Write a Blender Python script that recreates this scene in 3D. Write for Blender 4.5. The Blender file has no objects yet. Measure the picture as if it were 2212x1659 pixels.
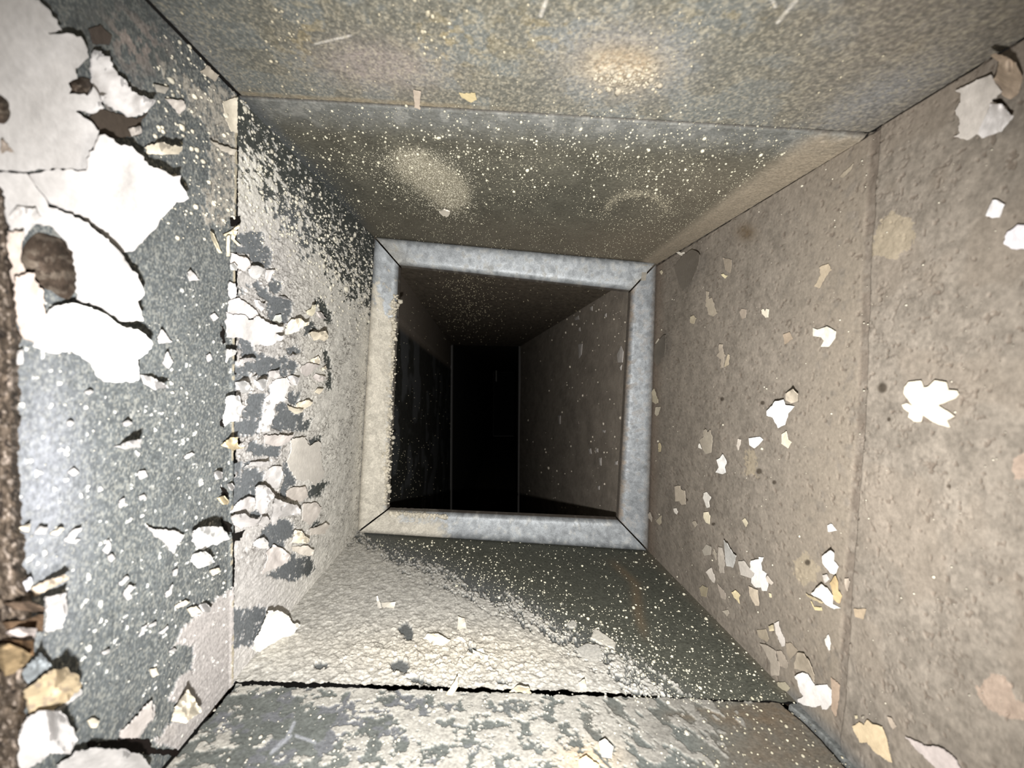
import bpy, math, random
import numpy as np
from mathutils import Vector
from mathutils.geometry import delaunay_2d_cdt

random.seed(7)
rng = np.random.default_rng(7)
S = bpy.context.scene
COL = S.collection

# ------------------------------------------------------------------ camera, world, lamp, exposure
cam_d = bpy.data.cameras.new('camera')
cam = bpy.data.objects.new('camera', cam_d)
COL.objects.link(cam)
FPX, CU, CV = 1000.0, 1106.0, 829.5
cam_d.sensor_width = 36.0
cam_d.lens = 36.0 * FPX / 2212.0
cam_d.clip_start = 0.005
cam.location = (0, 0, 0)
cam.rotation_euler = (math.pi / 2, 0, 0)
S.camera = cam
cam_d.dof.use_dof = True
cam_d.dof.focus_distance = 0.40
cam_d.dof.aperture_fstop = 13.0

w = bpy.data.worlds.new('dim_room')
S.world = w
w.use_nodes = True
w.node_tree.nodes['Background'].inputs[0].default_value = (1.0, 0.93, 0.85, 1)
w.node_tree.nodes['Background'].inputs[1].default_value = 0.012

LX, LZ = -0.002, -0.030
ld = bpy.data.lights.new('flashlight', 'SPOT')
ld.energy = 14.2
ld.color = (1.0, 0.988, 0.972)
ld.spot_size = math.radians(130)
ld.spot_blend = 1.0
ld.shadow_soft_size = 0.003
lo = bpy.data.objects.new('flashlight', ld)
COL.objects.link(lo)
lo.location = (LX, 0.0, LZ)
lo.rotation_euler = (math.pi / 2, 0, math.radians(-1))

S.view_settings.view_transform = 'Standard'
S.view_settings.look = 'None'
S.view_settings.gamma = 1.0
S.view_settings.use_curve_mapping = False
S.view_settings.exposure = 0.0

# ------------------------------------------------------------------ noise
def _h(ix, iy, seed):
    n = (ix.astype(np.int64) * 374761393 + iy.astype(np.int64) * 668265263 + seed * 982451653) & 0xFFFFFFFF
    n = ((n ^ (n >> 13)) * 1274126177) & 0xFFFFFFFF
    n = (n ^ (n >> 16)) & 0xFFFFFFFF
    n = (n * 2246822519) & 0xFFFFFFFF
    n = n ^ (n >> 15)
    return (n & 0xFFFFFF) / float(0xFFFFFF)

def vnoise(x, y, seed=0):
    ix, iy = np.floor(x), np.floor(y)
    fx, fy = x - ix, y - iy
    ux = fx * fx * fx * (fx * (fx * 6 - 15) + 10)
    uy = fy * fy * fy * (fy * (fy * 6 - 15) + 10)
    a, b = _h(ix, iy, seed), _h(ix + 1, iy, seed)
    c, d = _h(ix, iy + 1, seed), _h(ix + 1, iy + 1, seed)
    return (a + (b - a) * ux) * (1 - uy) + (c + (d - c) * ux) * uy

def fbm(x, y, octv=4, seed=0, gain=0.5, lac=2.07):
    s, a, tot = 0.0, 1.0, 0.0
    for o in range(octv):
        s = s + a * vnoise(x + 17.3 * o, y - 9.1 * o, seed + o * 31)
        tot += a
        a *= gain
        x, y = x * lac, y * lac
    return s / tot          # about 0..1, mean .5

def worley(x, y, seed=0):
    ix, iy = np.floor(x), np.floor(y)
    f1 = np.full(x.shape, 9.0); f2 = np.full(x.shape, 9.0); cid = np.zeros(x.shape)
    for dx in (-1, 0, 1):
        for dy in (-1, 0, 1):
            jx, jy = ix + dx, iy + dy
            px = jx + _h(jx, jy, seed); py = jy + _h(jx, jy, seed + 77)
            d = np.hypot(px - x, py - y)
            c = _h(jx, jy, seed + 155)
            nearer = d < f1
            f2 = np.where(nearer, f1, np.minimum(f2, d))
            cid = np.where(nearer, c, cid)
            f1 = np.where(nearer, d, f1)
    return f1, f2, cid

def scales(x, y, seed=0):
    # plates of cracked paint: distance to the rim, random level, local upward position in the plate
    ix, iy = np.floor(x), np.floor(y)
    f1 = np.full(x.shape, 9.0); f2 = np.full(x.shape, 9.0); cid = np.zeros(x.shape); ly = np.zeros(x.shape)
    for dx in (-1, 0, 1):
        for dy in (-1, 0, 1):
            jx, jy = ix + dx, iy + dy
            px = jx + _h(jx, jy, seed); py = jy + _h(jx, jy, seed + 77)
            d = np.hypot(px - x, py - y)
            near = d < f1
            f2 = np.where(near, f1, np.minimum(f2, d))
            cid = np.where(near, _h(jx, jy, seed + 155), cid)
            ly = np.where(near, y - py, ly)
            f1 = np.where(near, d, f1)
    return f2 - f1, cid, ly

def ss(a, b, x):
    t = np.clip((x - a) / (b - a), 0, 1)
    return t * t * (3 - 2 * t)

def mix(c, d, m):
    d = np.asarray(d, float)
    return c * (1 - m[:, None]) + d * m[:, None]

def blob(u, v, cx, cy, rx, ry, ang=0.0):
    ca, sa = math.cos(math.radians(ang)), math.sin(math.radians(ang))
    dx, dy = u - cx, v - cy
    return np.exp(-(((dx * ca + dy * sa) / rx) ** 2 + ((-dx * sa + dy * ca) / ry) ** 2))

def inpoly(u, v, poly):
    P = np.asarray(poly, float)
    out = np.zeros(u.shape, bool)
    sel = np.where((u >= P[:, 0].min()) & (u <= P[:, 0].max()) & (v >= P[:, 1].min()) & (v <= P[:, 1].max()))[0]
    if len(sel) == 0:
        return out
    x, y = u[sel], v[sel]
    ins = np.zeros(len(sel), bool)
    n = len(P)
    for i in range(n):
        x1, y1 = P[i]; x2, y2 = P[(i + 1) % n]
        if y1 == y2:
            continue
        c = ((y1 > y) != (y2 > y)) & (x < (x2 - x1) * (y - y1) / (y2 - y1) + x1)
        ins ^= c
    out[sel] = ins
    return out

# magnified views of the duct used for measuring outlines: (x0, y0, scale)
CROP = {'L1': (460, 500, 7.373), 'L2': (460, 720, 7.373), 'L3': (460, 940, 7.373), 'L4': (400, 1150, 7.373),
        'R1': (1380, 480, 7.373), 'R2': (1380, 700, 7.373), 'R3': (1380, 920, 7.373), 'R4': (1500, 1120, 6.144),
        'R5': (1600, 1340, 5.193), 'R6': (1960, 60, 6.381), 'L6': (0, 1300, 4.618), 'B7': (380, 1440, 5.53),
        'T1': (0, 0, 2.962), 'T2': (740, 0, 2.962), 'T3': (1472, 0, 2.962), 'T4': (0, 550, 2.962), 'T5': (740, 550, 2.962),
        'T6': (1472, 550, 2.962), 'T7': (0, 1099, 2.962), 'T8': (740, 1099, 2.962), 'T9': (1472, 1099, 2.962), 'P': (0, 0, 1.0)}

def PX(tag, s):
    x0, y0, k = CROP[tag]
    n = [float(q) for q in s.replace(',', ' ').split()]
    return [(x0 + n[i] / k, y0 + n[i + 1] / k) for i in range(0, len(n), 2)]

# ------------------------------------------------------------------ the duct: four corner lines through a far collar ring and a near seam ring
YF = 0.5
RING = {  # measured corner at the collar, corner at the seam, depth of the seam there
    'TL': ((808, 512), (512, 205), 0.24), 'BL': ((772, 1150), (500, 1478), 0.24),
    'BR': ((1400, 1190), (1722, 1518), 0.24), 'TR': ((1418, 568), (1878, 285), 0.215)}

def corner(c, k):
    (fu, fv), (su, sv), ys = RING[c]
    y = 1.0 / (1 / YF + (1 / ys - 1 / YF) * k)
    u, v = fu + (su - fu) * k, fv + (sv - fv) * k
    return np.stack([(u - CU) / FPX * y, y, -(v - CV) / FPX * y], -1)

WALL = {'L': ('TL', 'BL', (1, 0, 0)), 'R': ('TR', 'BR', (-1, 0, 0)), 'C': ('TL', 'TR', (0, 0, -1)), 'F': ('BL', 'BR', (0, 0, 1))}

def wpt(wall, k, t, h=0.0):
    a, b, n = WALL[wall]
    P = corner(a, k) * (1 - t)[:, None] + corner(b, k) * t[:, None]
    return P + np.asarray(n, float) * np.asarray(h, float).reshape(-1, 1)

def proj(P):
    return CU + FPX * P[:, 0] / P[:, 1], CV - FPX * P[:, 2] / P[:, 1]

def inv(wall, u, v, h=0.0):
    u = np.asarray(u, float); v = np.asarray(v, float)
    h = np.zeros(u.shape) + h
    k = np.full(u.shape, 1.0); t = np.full(u.shape, 0.5)
    e = 1e-4
    for _ in range(14):
        a, b = proj(wpt(wall, k, t, h))
        ak, bk = proj(wpt(wall, k + e, t, h)); at, bt = proj(wpt(wall, k, t + e, h))
        j11, j12, j21, j22 = (ak - a) / e, (at - a) / e, (bk - b) / e, (bt - b) / e
        det = j11 * j22 - j12 * j21
        r1, r2 = u - a, v - b
        dk = (r1 * j22 - r2 * j12) / det; dt = (j11 * r2 - j21 * r1) / det
        k = np.clip(k + np.clip(dk, -.5, .5), -0.3, 5.5); t = np.clip(t + np.clip(dt, -.4, .4), -1.0, 2.0)
    return k, t

# ------------------------------------------------------------------ materials
def coat_material(name, grain=900.0, amount=0.35, bump=0.25, rough=(0.92, 0.5), metal=0.0, spangle=0.0, spec=0.15):
    m = bpy.data.materials.new(name)
    m.use_nodes = True
    N, Lk = m.node_tree.nodes, m.node_tree.links
    B = N['Principled BSDF']
    A = N.new('ShaderNodeAttribute'); A.attribute_name = 'Col'
    T = N.new('ShaderNodeTexCoord')
    n1 = N.new('ShaderNodeTexNoise'); n1.inputs['Scale'].default_value = grain; n1.inputs['Detail'].default_value = 4; n1.inputs['Roughness'].default_value = 0.65
    Lk.new(T.outputs['Object'], n1.inputs['Vector'])
    mr = N.new('ShaderNodeMapRange')
    mr.inputs['From Min'].default_value = 0.3; mr.inputs['From Max'].default_value = 0.7
    mr.inputs['To Min'].default_value = 1 - amount; mr.inputs['To Max'].default_value = 1 + amount
    Lk.new(n1.outputs['Fac'], mr.inputs['Value'])
    mx = N.new('ShaderNodeVectorMath'); mx.operation = 'SCALE'
    Lk.new(A.outputs['Color'], mx.inputs[0]); Lk.new(mr.outputs['Result'], mx.inputs['Scale'])
    colour = mx.outputs['Vector']
    if spangle > 0:
        vo = N.new('ShaderNodeTexVoronoi'); vo.inputs['Scale'].default_value = 170
        Lk.new(T.outputs['Object'], vo.inputs['Vector'])
        sp = N.new('ShaderNodeSeparateColor'); Lk.new(vo.outputs['Color'], sp.inputs['Color'])
        m2 = N.new('ShaderNodeMapRange'); m2.inputs['To Min'].default_value = 1 - spangle; m2.inputs['To Max'].default_value = 1 + spangle
        Lk.new(sp.outputs[0], m2.inputs['Value'])
        s2 = N.new('ShaderNodeVectorMath'); s2.operation = 'SCALE'
        Lk.new(colour, s2.inputs[0]); Lk.new(m2.outputs['Result'], s2.inputs['Scale'])
        colour = s2.outputs['Vector']
    Lk.new(colour, B.inputs['Base Color'])
    M = N.new('ShaderNodeAttribute'); M.attribute_name = 'Bare'
    rr = N.new('ShaderNodeMapRange'); rr.inputs['To Min'].default_value = rough[0]; rr.inputs['To Max'].default_value = rough[1]
    Lk.new(M.outputs['Fac'], rr.inputs['Value']); Lk.new(rr.outputs['Result'], B.inputs['Roughness'])
    if metal > 0:
        mm = N.new('ShaderNodeMath'); mm.operation = 'MULTIPLY'; mm.inputs[1].default_value = metal
        Lk.new(M.outputs['Fac'], mm.inputs[0]); Lk.new(mm.outputs[0], B.inputs['Metallic'])
    B.inputs['Specular IOR Level'].default_value = spec
    bp = N.new('ShaderNodeBump'); bp.inputs['Strength'].default_value = bump; bp.inputs['Distance'].default_value = 0.0008
    Lk.new(n1.outputs['Fac'], bp.inputs['Height']); Lk.new(bp.outputs['Normal'], B.inputs['Normal'])
    return m

M_WALL = coat_material('dusty_painted_sheet_metal', 700, 0.32, 0.25, (0.95, 0.8), spec=0.08)
M_DUST = coat_material('taupe_dust_coat', 520, 0.16, 0.2, (0.98, 0.95), spec=0.05)
M_PAINT = coat_material('peeling_paint', 420, 0.10, 0.25, (0.75, 0.75))
M_ZINC = coat_material('galvanized_steel', 900, 0.22, 0.15, (0.95, 0.5), 0.25, 0.14, spec=0.25)
M_RUST = coat_material('brown_crumbly_sealant', 300, 0.35, 0.4, (0.8, 0.3))
M_SPECK = coat_material('dust_grains', 300, 0.1, 0.1)

# ------------------------------------------------------------------ object helpers
def setp(o, label=None, cat=None, group=None, kind=None):
    if label: o['label'] = label
    if cat: o['category'] = cat
    if group: o['group'] = group
    if kind: o['kind'] = kind
    return o

def empty(name, loc=(0, 0, 0), **kw):
    o = bpy.data.objects.new(name, None)
    o.location = loc
    o.empty_display_size = 0.02
    COL.objects.link(o)
    return setp(o, **kw)

def mesh_obj(name, V, faces, col, mat, parent=None, bare=None, smooth=True, quads=True):
    V = np.asarray(V, float)
    if parent is not None:
        off = np.array(parent.location)
        q = parent.parent
        while q is not None:
            off = off + np.array(q.location); q = q.parent
        V = V - off
    me = bpy.data.meshes.new(name)
    F = np.asarray(faces, np.int32)
    nv, nf = len(V), len(F)
    me.vertices.add(nv); me.vertices.foreach_set('co', V.astype(np.float32).ravel())
    k = F.shape[1]
    me.loops.add(nf * k); me.loops.foreach_set('vertex_index', F.ravel())
    me.polygons.add(nf); me.polygons.foreach_set('loop_start', np.arange(0, nf * k, k, dtype=np.int32))
    me.polygons.foreach_set('use_smooth', np.full(nf, smooth))
    me.update(calc_edges=True)
    c = np.ones((nv, 4), np.float32)
    c[:, :3] = np.clip(col, 0.001, 0.95)
    at = me.attributes.new('Col', 'FLOAT_COLOR', 'POINT'); at.data.foreach_set('color', c.ravel())
    b = np.zeros(nv, np.float32) if bare is None else np.asarray(bare, np.float32) + np.zeros(nv, np.float32)
    at = me.attributes.new('Bare', 'FLOAT', 'POINT'); at.data.foreach_set('value', b)
    me.materials.append(mat)
    o = bpy.data.objects.new(name, me)
    COL.objects.link(o)
    if parent is not None:
        o.parent = parent
    return o

def grid_faces(nk, nt):
    i = np.arange(nk - 1)[:, None] * nt + np.arange(nt - 1)[None, :]
    i = i.ravel()
    return np.stack([i, i + 1, i + nt + 1, i + nt], 1)

def panel(name, wall, k0, k1, nk, nt, fn, parent, mat, t0=0.0, t1=1.0, jag0=0.0, jag1=0.0):
    kk, tt = np.meshgrid(np.linspace(k0, k1, nk), np.linspace(t0, t1, nt), indexing='ij')
    kk, tt = kk.ravel(), tt.ravel()
    q = (kk - k0) / (k1 - k0); jn = fbm(tt * 90, tt * 0 + 3.3 * nk, 4, nk, .65) - .5
    kk = kk + jag0 * jn * ss(.06, 0, q) + jag1 * jn * ss(.94, 1, q)
    P = wpt(wall, kk, tt)
    u, v = proj(P)
    a = P[:, 1] * 1000.0                                             # depth in mm
    b = (P[:, 2] if wall in 'LR' else P[:, 0]) * 1000.0              # across in mm
    col, h, bare = fn(u, v, a, b, kk, tt)
    P = wpt(wall, kk, tt, h * 0.001)
    return mesh_obj(name, P, grid_faces(nk, nt), col, mat, parent, bare)

# base colours (albedo, linear)
GREY = (0.135, 0.147, 0.148); DARK = (0.065, 0.07, 0.064); OLIVE = (0.092, 0.087, 0.068)
BEIGE = (0.48, 0.463, 0.42); WHITE = (0.50, 0.478, 0.462); CREAM = (0.78, 0.70, 0.56); YEL = (0.74, 0.60, 0.38)
TAUPE = (0.198, 0.172, 0.142); BROWN = (0.075, 0.05, 0.033); LILAC = (0.55, 0.52, 0.505)

def base(n, c):
    return np.tile(np.asarray(c, float), (n, 1))

# ------------------------------------------------------------------ bare-metal islands in the flaking zone of the left wall (outlines)
ISLANDS = [PX(t, s) for t, s in [
    ('L1', '270 50 780 0 800 240 900 240 930 480 880 580 800 600 700 540 620 500 560 400 300 330'),
    ('L1', '600 830 690 760 740 860 800 900 880 1000 960 1030 1130 1040 1260 1130 1240 1300 1180 1400 1150 1480 950 1470 850 1380 830 1270 850 1130 700 1050 640 950'),
    ('L1', '870 840 940 750 1030 780 1080 860 1090 960 1000 980 900 960'),
    ('L1', '1600 1080 1750 1060 1820 1250 1900 1300 1880 1480 1800 1480 1740 1300 1640 1180'),
    ('L1', '1440 1500 1580 1420 1640 1540 1560 1640 1440 1659'),
    ('L1', '500 800 580 830 570 900 510 880'), ('L1', '380 870 460 920 450 1020 400 1000'),
    ('L2', '370 80 440 40 580 20 580 100 640 110 620 220 700 310 900 390 1000 390 1100 340 1170 370 1170 560 1070 580 1060 690 890 590 880 700 780 690 640 650 600 610 560 680 400 750 390 760 360 930 290 920 240 650 200 600 230 450 340 420 360 540 480 520 520 450 690 440 600 390 430 380 380 260 230 230 240 160 430 200'),
    ('L2', '1150 260 1280 170 1350 230 1350 340 1250 330 1180 330'), ('L2', '1190 430 1300 440 1330 520 1280 640 1200 650 1170 560'),
    ('L2', '1070 590 1170 570 1180 690 1100 710 1060 690'),
    ('L2', '1740 240 1830 290 1860 500 1900 760 1880 900 1800 900 1780 800 1830 700 1820 560 1740 430'),
    ('L2', '1160 1000 1200 920 1270 900 1290 1000 1360 890 1390 930 1330 1100 1280 1170 1200 1100'),
    ('L2', '560 970 760 960 850 1000 830 1080 760 1280 740 1440 690 1600 500 1640 170 1640 200 1450 300 1400 400 1400 480 1220 500 1100'),
    ('L2', '1030 1110 1120 1090 1190 1150 1220 1240 1320 1290 1450 1260 1420 1400 1460 1420 1560 1360 1540 1520 1440 1560 950 1550 930 1500 950 1380 1000 1280 980 1200'),
    ('L2', '830 920 870 850 920 980 880 960'),
    ('L3', '530 90 640 70 700 130 820 180 870 210 900 170 1060 180 1060 300 930 390 860 330 680 330 520 280'),
    ('L3', '180 760 250 500 400 420 560 410 620 480 500 540 700 530 790 600 800 720 680 860 720 960 650 990 540 980 460 1040 350 1120 250 1240 170 1270 140 1200 280 1000 270 880'),
    ('L3', '1080 470 1160 390 1200 520 1250 620 1310 720 1280 810 1180 800 1180 950 1130 1030 1040 980 1050 830 1110 740 1120 600'),
    ('L3', '1510 60 1700 10 1730 110 1640 100 1570 170 1510 130'),
    ('L3', '1510 870 1560 800 1660 760 1820 720 1830 790 1740 870 1710 960 1660 960 1600 1000 1520 990'),
    ('L3', '720 1570 830 1440 960 1400 950 1450 1050 1330 1180 1320 1280 1410 1300 1560 1200 1620 1130 1659 1130 1800 860 1800 720 1640'),
    ('L3', '1560 1420 1660 1350 1700 1390 1640 1460 1540 1490'), ('L3', '560 1280 690 1150 760 1280 640 1320'),
    ('L4', '1160 0 1750 0 1730 60 1500 210 1410 220 1330 270 1330 130 1240 80 1160 110'),
    ('L4', '1290 690 1420 600 1600 500 1720 300 1760 390 1940 370 2040 420 2050 520 1970 690 1880 670 1780 740 1650 800 1520 710 1440 730'),
    ('T7', '1370 740 1370 860 1400 940 1460 920 1540 870 1600 890 1650 830 1710 650 1650 620 1560 640 1480 620 1440 690')]]
# strips of old coat that reach forward over the seam onto the near left sheet
COAT_NEAR = [PX('T7', s) for s in [
    '1400 560 1300 640 1150 770 1100 880 1230 870 1220 1040 1140 1070 1070 1220 1120 1240 1180 1130 1090 1370 980 1490 1140 1550 1260 1410 1500 1110 1500 500',
    '770 1430 860 1350 970 1230 980 1340 920 1400 880 1470 780 1470']]

def fn_left_mid(u, v, a, b, k, t):
    n = len(u)
    j1 = (fbm(a / 2.2, b / 2.2, 3, 5) - .5) * 16; j2 = (fbm(a / 2.2, b / 2.2, 3, 9) - .5) * 16
    uu, vv = u + j1, v + j2
    isl = np.zeros(n, bool)
    for p in ISLANDS:
        isl |= inpoly(uu, vv, p)
    d = v - (405 + (u - 515) * .96)
    cov = 0.12 + 0.26 * ss(-190, -20, d) + 0.8 * ss(-50, 120, d) + .25 * ss(600, 530, u) * ss(300, 360, v)
    nz = fbm(a / 6, b / 3.4, 5, 21, .6)
    fine = fbm(a / 1.6, b / .9, 2, 22)
    coat = ss(-.02, .03, cov - 1.35 * (nz - .18) - .25 * (fine - .5))
    coat = np.where(isl, 0.0, coat)
    # speckled beige rims inside islands
    sp = ss(.70, .74, fbm(a / 1.3, b / 1.3, 2, 31)) * ss(.5, .62, fbm(a / 6, b / 6, 2, 32))
    coat = np.maximum(coat, sp * .8)
    pale_paint = ss(720, 560, u) * ss(380, 560, v)  # where the coat is pale paint instead of beige dust
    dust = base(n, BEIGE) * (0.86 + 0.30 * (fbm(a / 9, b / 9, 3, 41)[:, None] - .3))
    c_coat = mix(dust * 1.4, (0.47, 0.45, 0.43), pale_paint * .95)
    tone = fbm(a / 4, b / 2, 4, 44)
    c_coat = c_coat * (0.8 + .4 * tone)[:, None]
    metal = base(n, DARK) * (0.75 + .5 * fbm(a / 3, b / 3, 4, 51))[:, None]
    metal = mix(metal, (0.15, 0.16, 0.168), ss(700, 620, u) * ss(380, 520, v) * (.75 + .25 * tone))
    col = metal * (1 - coat[:, None]) + c_coat * coat[:, None]
    # lumpy crust near the collar and the floor
    f1, f2, cid = worley(a / 4.2 + fbm(a / 6, b / 6, 2, 3) * 1.5, b / 2.6, 61)
    crust = np.clip(ss(600, 720, u + .25 * (v - 800)), 0, 1)
    lump = np.clip(1 - f1 * 1.25, 0, 1)
    stri = fbm(a / 14, b / 1.1, 3, 63)
    edge = fbm(a / 5, b / 5, 3, 66)
    wx, wy = (fbm(a / 5, b / 2.5, 3, 71) - .5) * 1.3, (fbm(a / 5, b / 2.5, 3, 72) - .5) * 1.3
    rim, pid, ly = scales(a / 12 + wx, b / 4.6 + wy, 73)
    rim2, pid2, ly2 = scales(a / 6 + wx * 1.4, b / 2.2 + wy * 1.4, 74)
    plate = ss(-60, 120, d) * ss(1290, 1180, v)
    pk = coat * plate * ss(.35, .55, fbm(a / 25, b / 14, 2, 75) + .12)
    crack = pk * np.maximum(ss(.13, .03, rim) * ss(.2, .45, pid), .8 * (1 - .75 * crust) * ss(.15, .04, rim2) * ss(.4, .55, pid2))
    h = coat * (0.35 + 0.7 * (1 - crust) * edge + crust * ss(500, 700, v) * (.18 * lump + .12 * cid + .3 * fbm(a / 3.0, b / 1.8, 4, 67)) + .7 * ss(1150, 1300, v) * (stri - .5)) + pk * (1 - .55 * crust) * (1.1 * pid * (.5 + ly) + .45 * pid2 * (.5 + ly2)) - .3 * crack
    col = col * (1 - .14 * pk * (1 - pid))[:, None]
    col = mix(col, (.06, .05, .04), crack * .75)
    col = col * (1 + .12 * coat * crust)[:, None]
    # sheet corners bulge a little into the ceiling joint
    return col, h, (1 - coat) * .8

def fn_left_near(u, v, a, b, k, t):
    n = len(u)
    g1 = fbm(a / 1.5, b / 1.5, 4, 101); g2 = fbm(a / 14, b / 14, 3, 102)
    sp1 = fbm(a / .75, b / .75, 2, 103)
    col = base(n, GREY) * (0.42 + .45 * g1 + .35 * g2)[:, None]
    col = mix(col, (0.30, 0.30, 0.27), ss(.52, .72, sp1) * .6)
    col = mix(col, (0.07, 0.075, 0.08), ss(.42, .30, sp1) * .45)
    col = mix(col, (0.30, 0.31, 0.34), np.clip(.75 * blob(u, v, 90, 1050, 90, 260) * (.4 + g1), 0, 1))  # bluish reflected sheen of the sheet put into the colour
    col = mix(col, (0.085, 0.09, 0.085), .7 * np.clip(blob(u, v, 210, 60, 90, 70) + blob(u, v, 340, 130, 40, 36) + .6 * blob(u, v, 330, 20, 60, 60), 0, 1))
    mot = ss(.50, .58, fbm(a / 3.5, b / 3.5, 4, 105)) * np.clip(blob(u, v, 290, 90, 70, 50, 40) + .5 * blob(u, v, 240, 230, 60, 60), 0, 1)
    col = mix(col, (0.30, 0.25, 0.22), mot * .8)
    # dusty blotches in front of the seam, top
    cov = np.clip(1.0 * blob(u, v, 440, 230, 60, 60, 40) + 1.2 * blob(u, v, 490, 330, 36, 110) + 1.15 * blob(u, v, 470, 440, 40, 70) + .6 * blob(u, v, 370, 150, 60, 30, 45), 0, 1.1)
    nz = fbm(a / 4, b / 4, 4, 111)
    m = ss(0, .08, cov * .95 - nz * 1.25)
    col = mix(col, np.array((0.36, 0.335, 0.29)), m * np.clip(ss(.3, .6, fbm(a / 2.2, b / 2.2, 5, 113, .65)) * 1.1, .12, 1))
    rim, pid, ly = scales(a / 7 + g1, b / 4 + g1, 114)
    col = mix(col, (.06, .05, .04), m * ss(.07, .02, rim) * ss(.5, .6, pid) * .8)
    coat = np.zeros(n)
    uu, vv = u + (g1 - .5) * 16, v + (fbm(a / 1.5, b / 1.5, 3, 131) - .5) * 16
    for p in COAT_NEAR:
        coat = np.maximum(coat, inpoly(uu, vv, p))
    # white chips left of the seam
    chips = ss(.79, .805, fbm(a / 2.4, b / 2.0, 3, 121)) * ss(.35, .6, fbm(a / 12, b / 12, 2, 122) + .15 * ss(480, 200, np.abs(v - 1150)))
    chips = np.clip(chips * ss(520, 420, np.abs(v - 1080)), 0, 1)
    stri = fbm(a / 12, b / 1.3, 3, 123)
    col = mix(col, np.array((0.42, 0.39, 0.372)), coat * (.8 + .2 * stri))
    col = mix(col, (0.78, 0.76, 0.70), chips)
    lip = ss(5, 1.5, np.abs((k - 1.012) * 284)) * ss(.45, .55, fbm(b / 6, b / 6, 2, 140))
    col = mix(col, (0.42, 0.37, 0.27), lip * .9)
    h = .12 * g1 + .25 * m + .6 * chips + coat * (.9 + .5 * (stri - .5)) + .6 * ss(8, 2, (k - 1.012) * 284)
    return col, h, (1 - np.maximum(np.maximum(m, chips), coat)) * .55

def fn_ceil_near(u, v, a, b, k, t):
    n = len(u)
    g1 = fbm(a / 1.3, b / 1.3, 4, 201); g2 = fbm(a / 16, b / 16, 3, 202); g3 = fbm(a / 4, b / 4, 4, 203)
    col = base(n, (0.128, 0.123, 0.101)) * (0.45 + .65 * g1 + .4 * g2)[:, None]
    col = mix(col, (0.135, 0.145, 0.14), np.clip(ss(620, 420, u) + .8 * ss(.52, .6, g2), 0, 1) * .75)
    yl = ss(.56, .64, g3) * (np.clip(blob(u, v, 660, 80, 60, 80) + blob(u, v, 960, 90, 90, 70) + .9 * blob(u, v, 1200, 70, 110, 60) + .8 * blob(u, v, 1560, 30, 120, 40) + .8 * blob(u, v, 1960, 110, 50, 20, -35), 0, 1))
    col = mix(col, (0.25, 0.20, 0.105), yl * .6)
    col = mix(col, (0.24, 0.205, 0.185), np.clip(1.3 * blob(u, v, 810, 140, 130, 50, 8), 0, 1) * (.45 + .5 * g3))
    ring = np.clip(1.5 * blob(u, v, 1345, 140, 92, 50) ** 1.5, 0, 1)
    halo = np.clip(blob(u, v, 1345, 130, 135, 75) - ring * .8, 0, 1)
    col = mix(col, (0.25, 0.245, 0.25), halo * .8)
    col = mix(col, (0.28, 0.222, 0.152), ring * .95)
    lum = ring * ss(95, 165, v - .1 * (u - 1345) * 0) * ss(.5, .6, fbm(a / 1.8, b / 1.8, 2, 208))
    col = mix(col, (0.38, 0.335, 0.26), lum)
    rt = ss(1500, 2000, u) * .75
    col = mix(col, np.array((0.20, 0.173, 0.142)), rt)
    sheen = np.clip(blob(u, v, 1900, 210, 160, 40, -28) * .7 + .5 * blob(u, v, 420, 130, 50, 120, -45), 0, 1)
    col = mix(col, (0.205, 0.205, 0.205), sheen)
    for x0, y0, x1, y1, wd in ((680, 95, 758, 76, 4), (1180, 0, 1168, 34, 6), (1720, 0, 1680, 48, 6), (1668, 0, 1674, 12, 7)):
        s_ = np.clip(((u - x0) * (x1 - x0) + (v - y0) * (y1 - y0)) / ((x1 - x0) ** 2 + (y1 - y0) ** 2), 0, 1)
        d = np.hypot(u - x0 - s_ * (x1 - x0), v - y0 - s_ * (y1 - y0))
        col = mix(col, (0.46, 0.43, 0.38), ss(wd, wd * .3, d) * .8)
    edge = ss(9, 2, np.abs((k - 1.0) * 300 - 3))
    gr = fbm(a / 1.25, b / .85, 3, 231)
    col = mix(col, (0.30, 0.27, 0.205), ss(.54, .70, gr) * .55)
    col = mix(col, (0.07, 0.07, 0.062), ss(.44, .32, gr) * .4)
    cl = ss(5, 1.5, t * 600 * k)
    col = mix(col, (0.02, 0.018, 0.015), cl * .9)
    col = mix(col, (0.22, 0.18, 0.12), edge * ss(1200, 900, u) * (.2 + .7 * g3))
    h = .2 * g1 + .6 * lum + .3 * ring - 2.0 * cl
    return col, h, np.full(n, .25)

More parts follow.
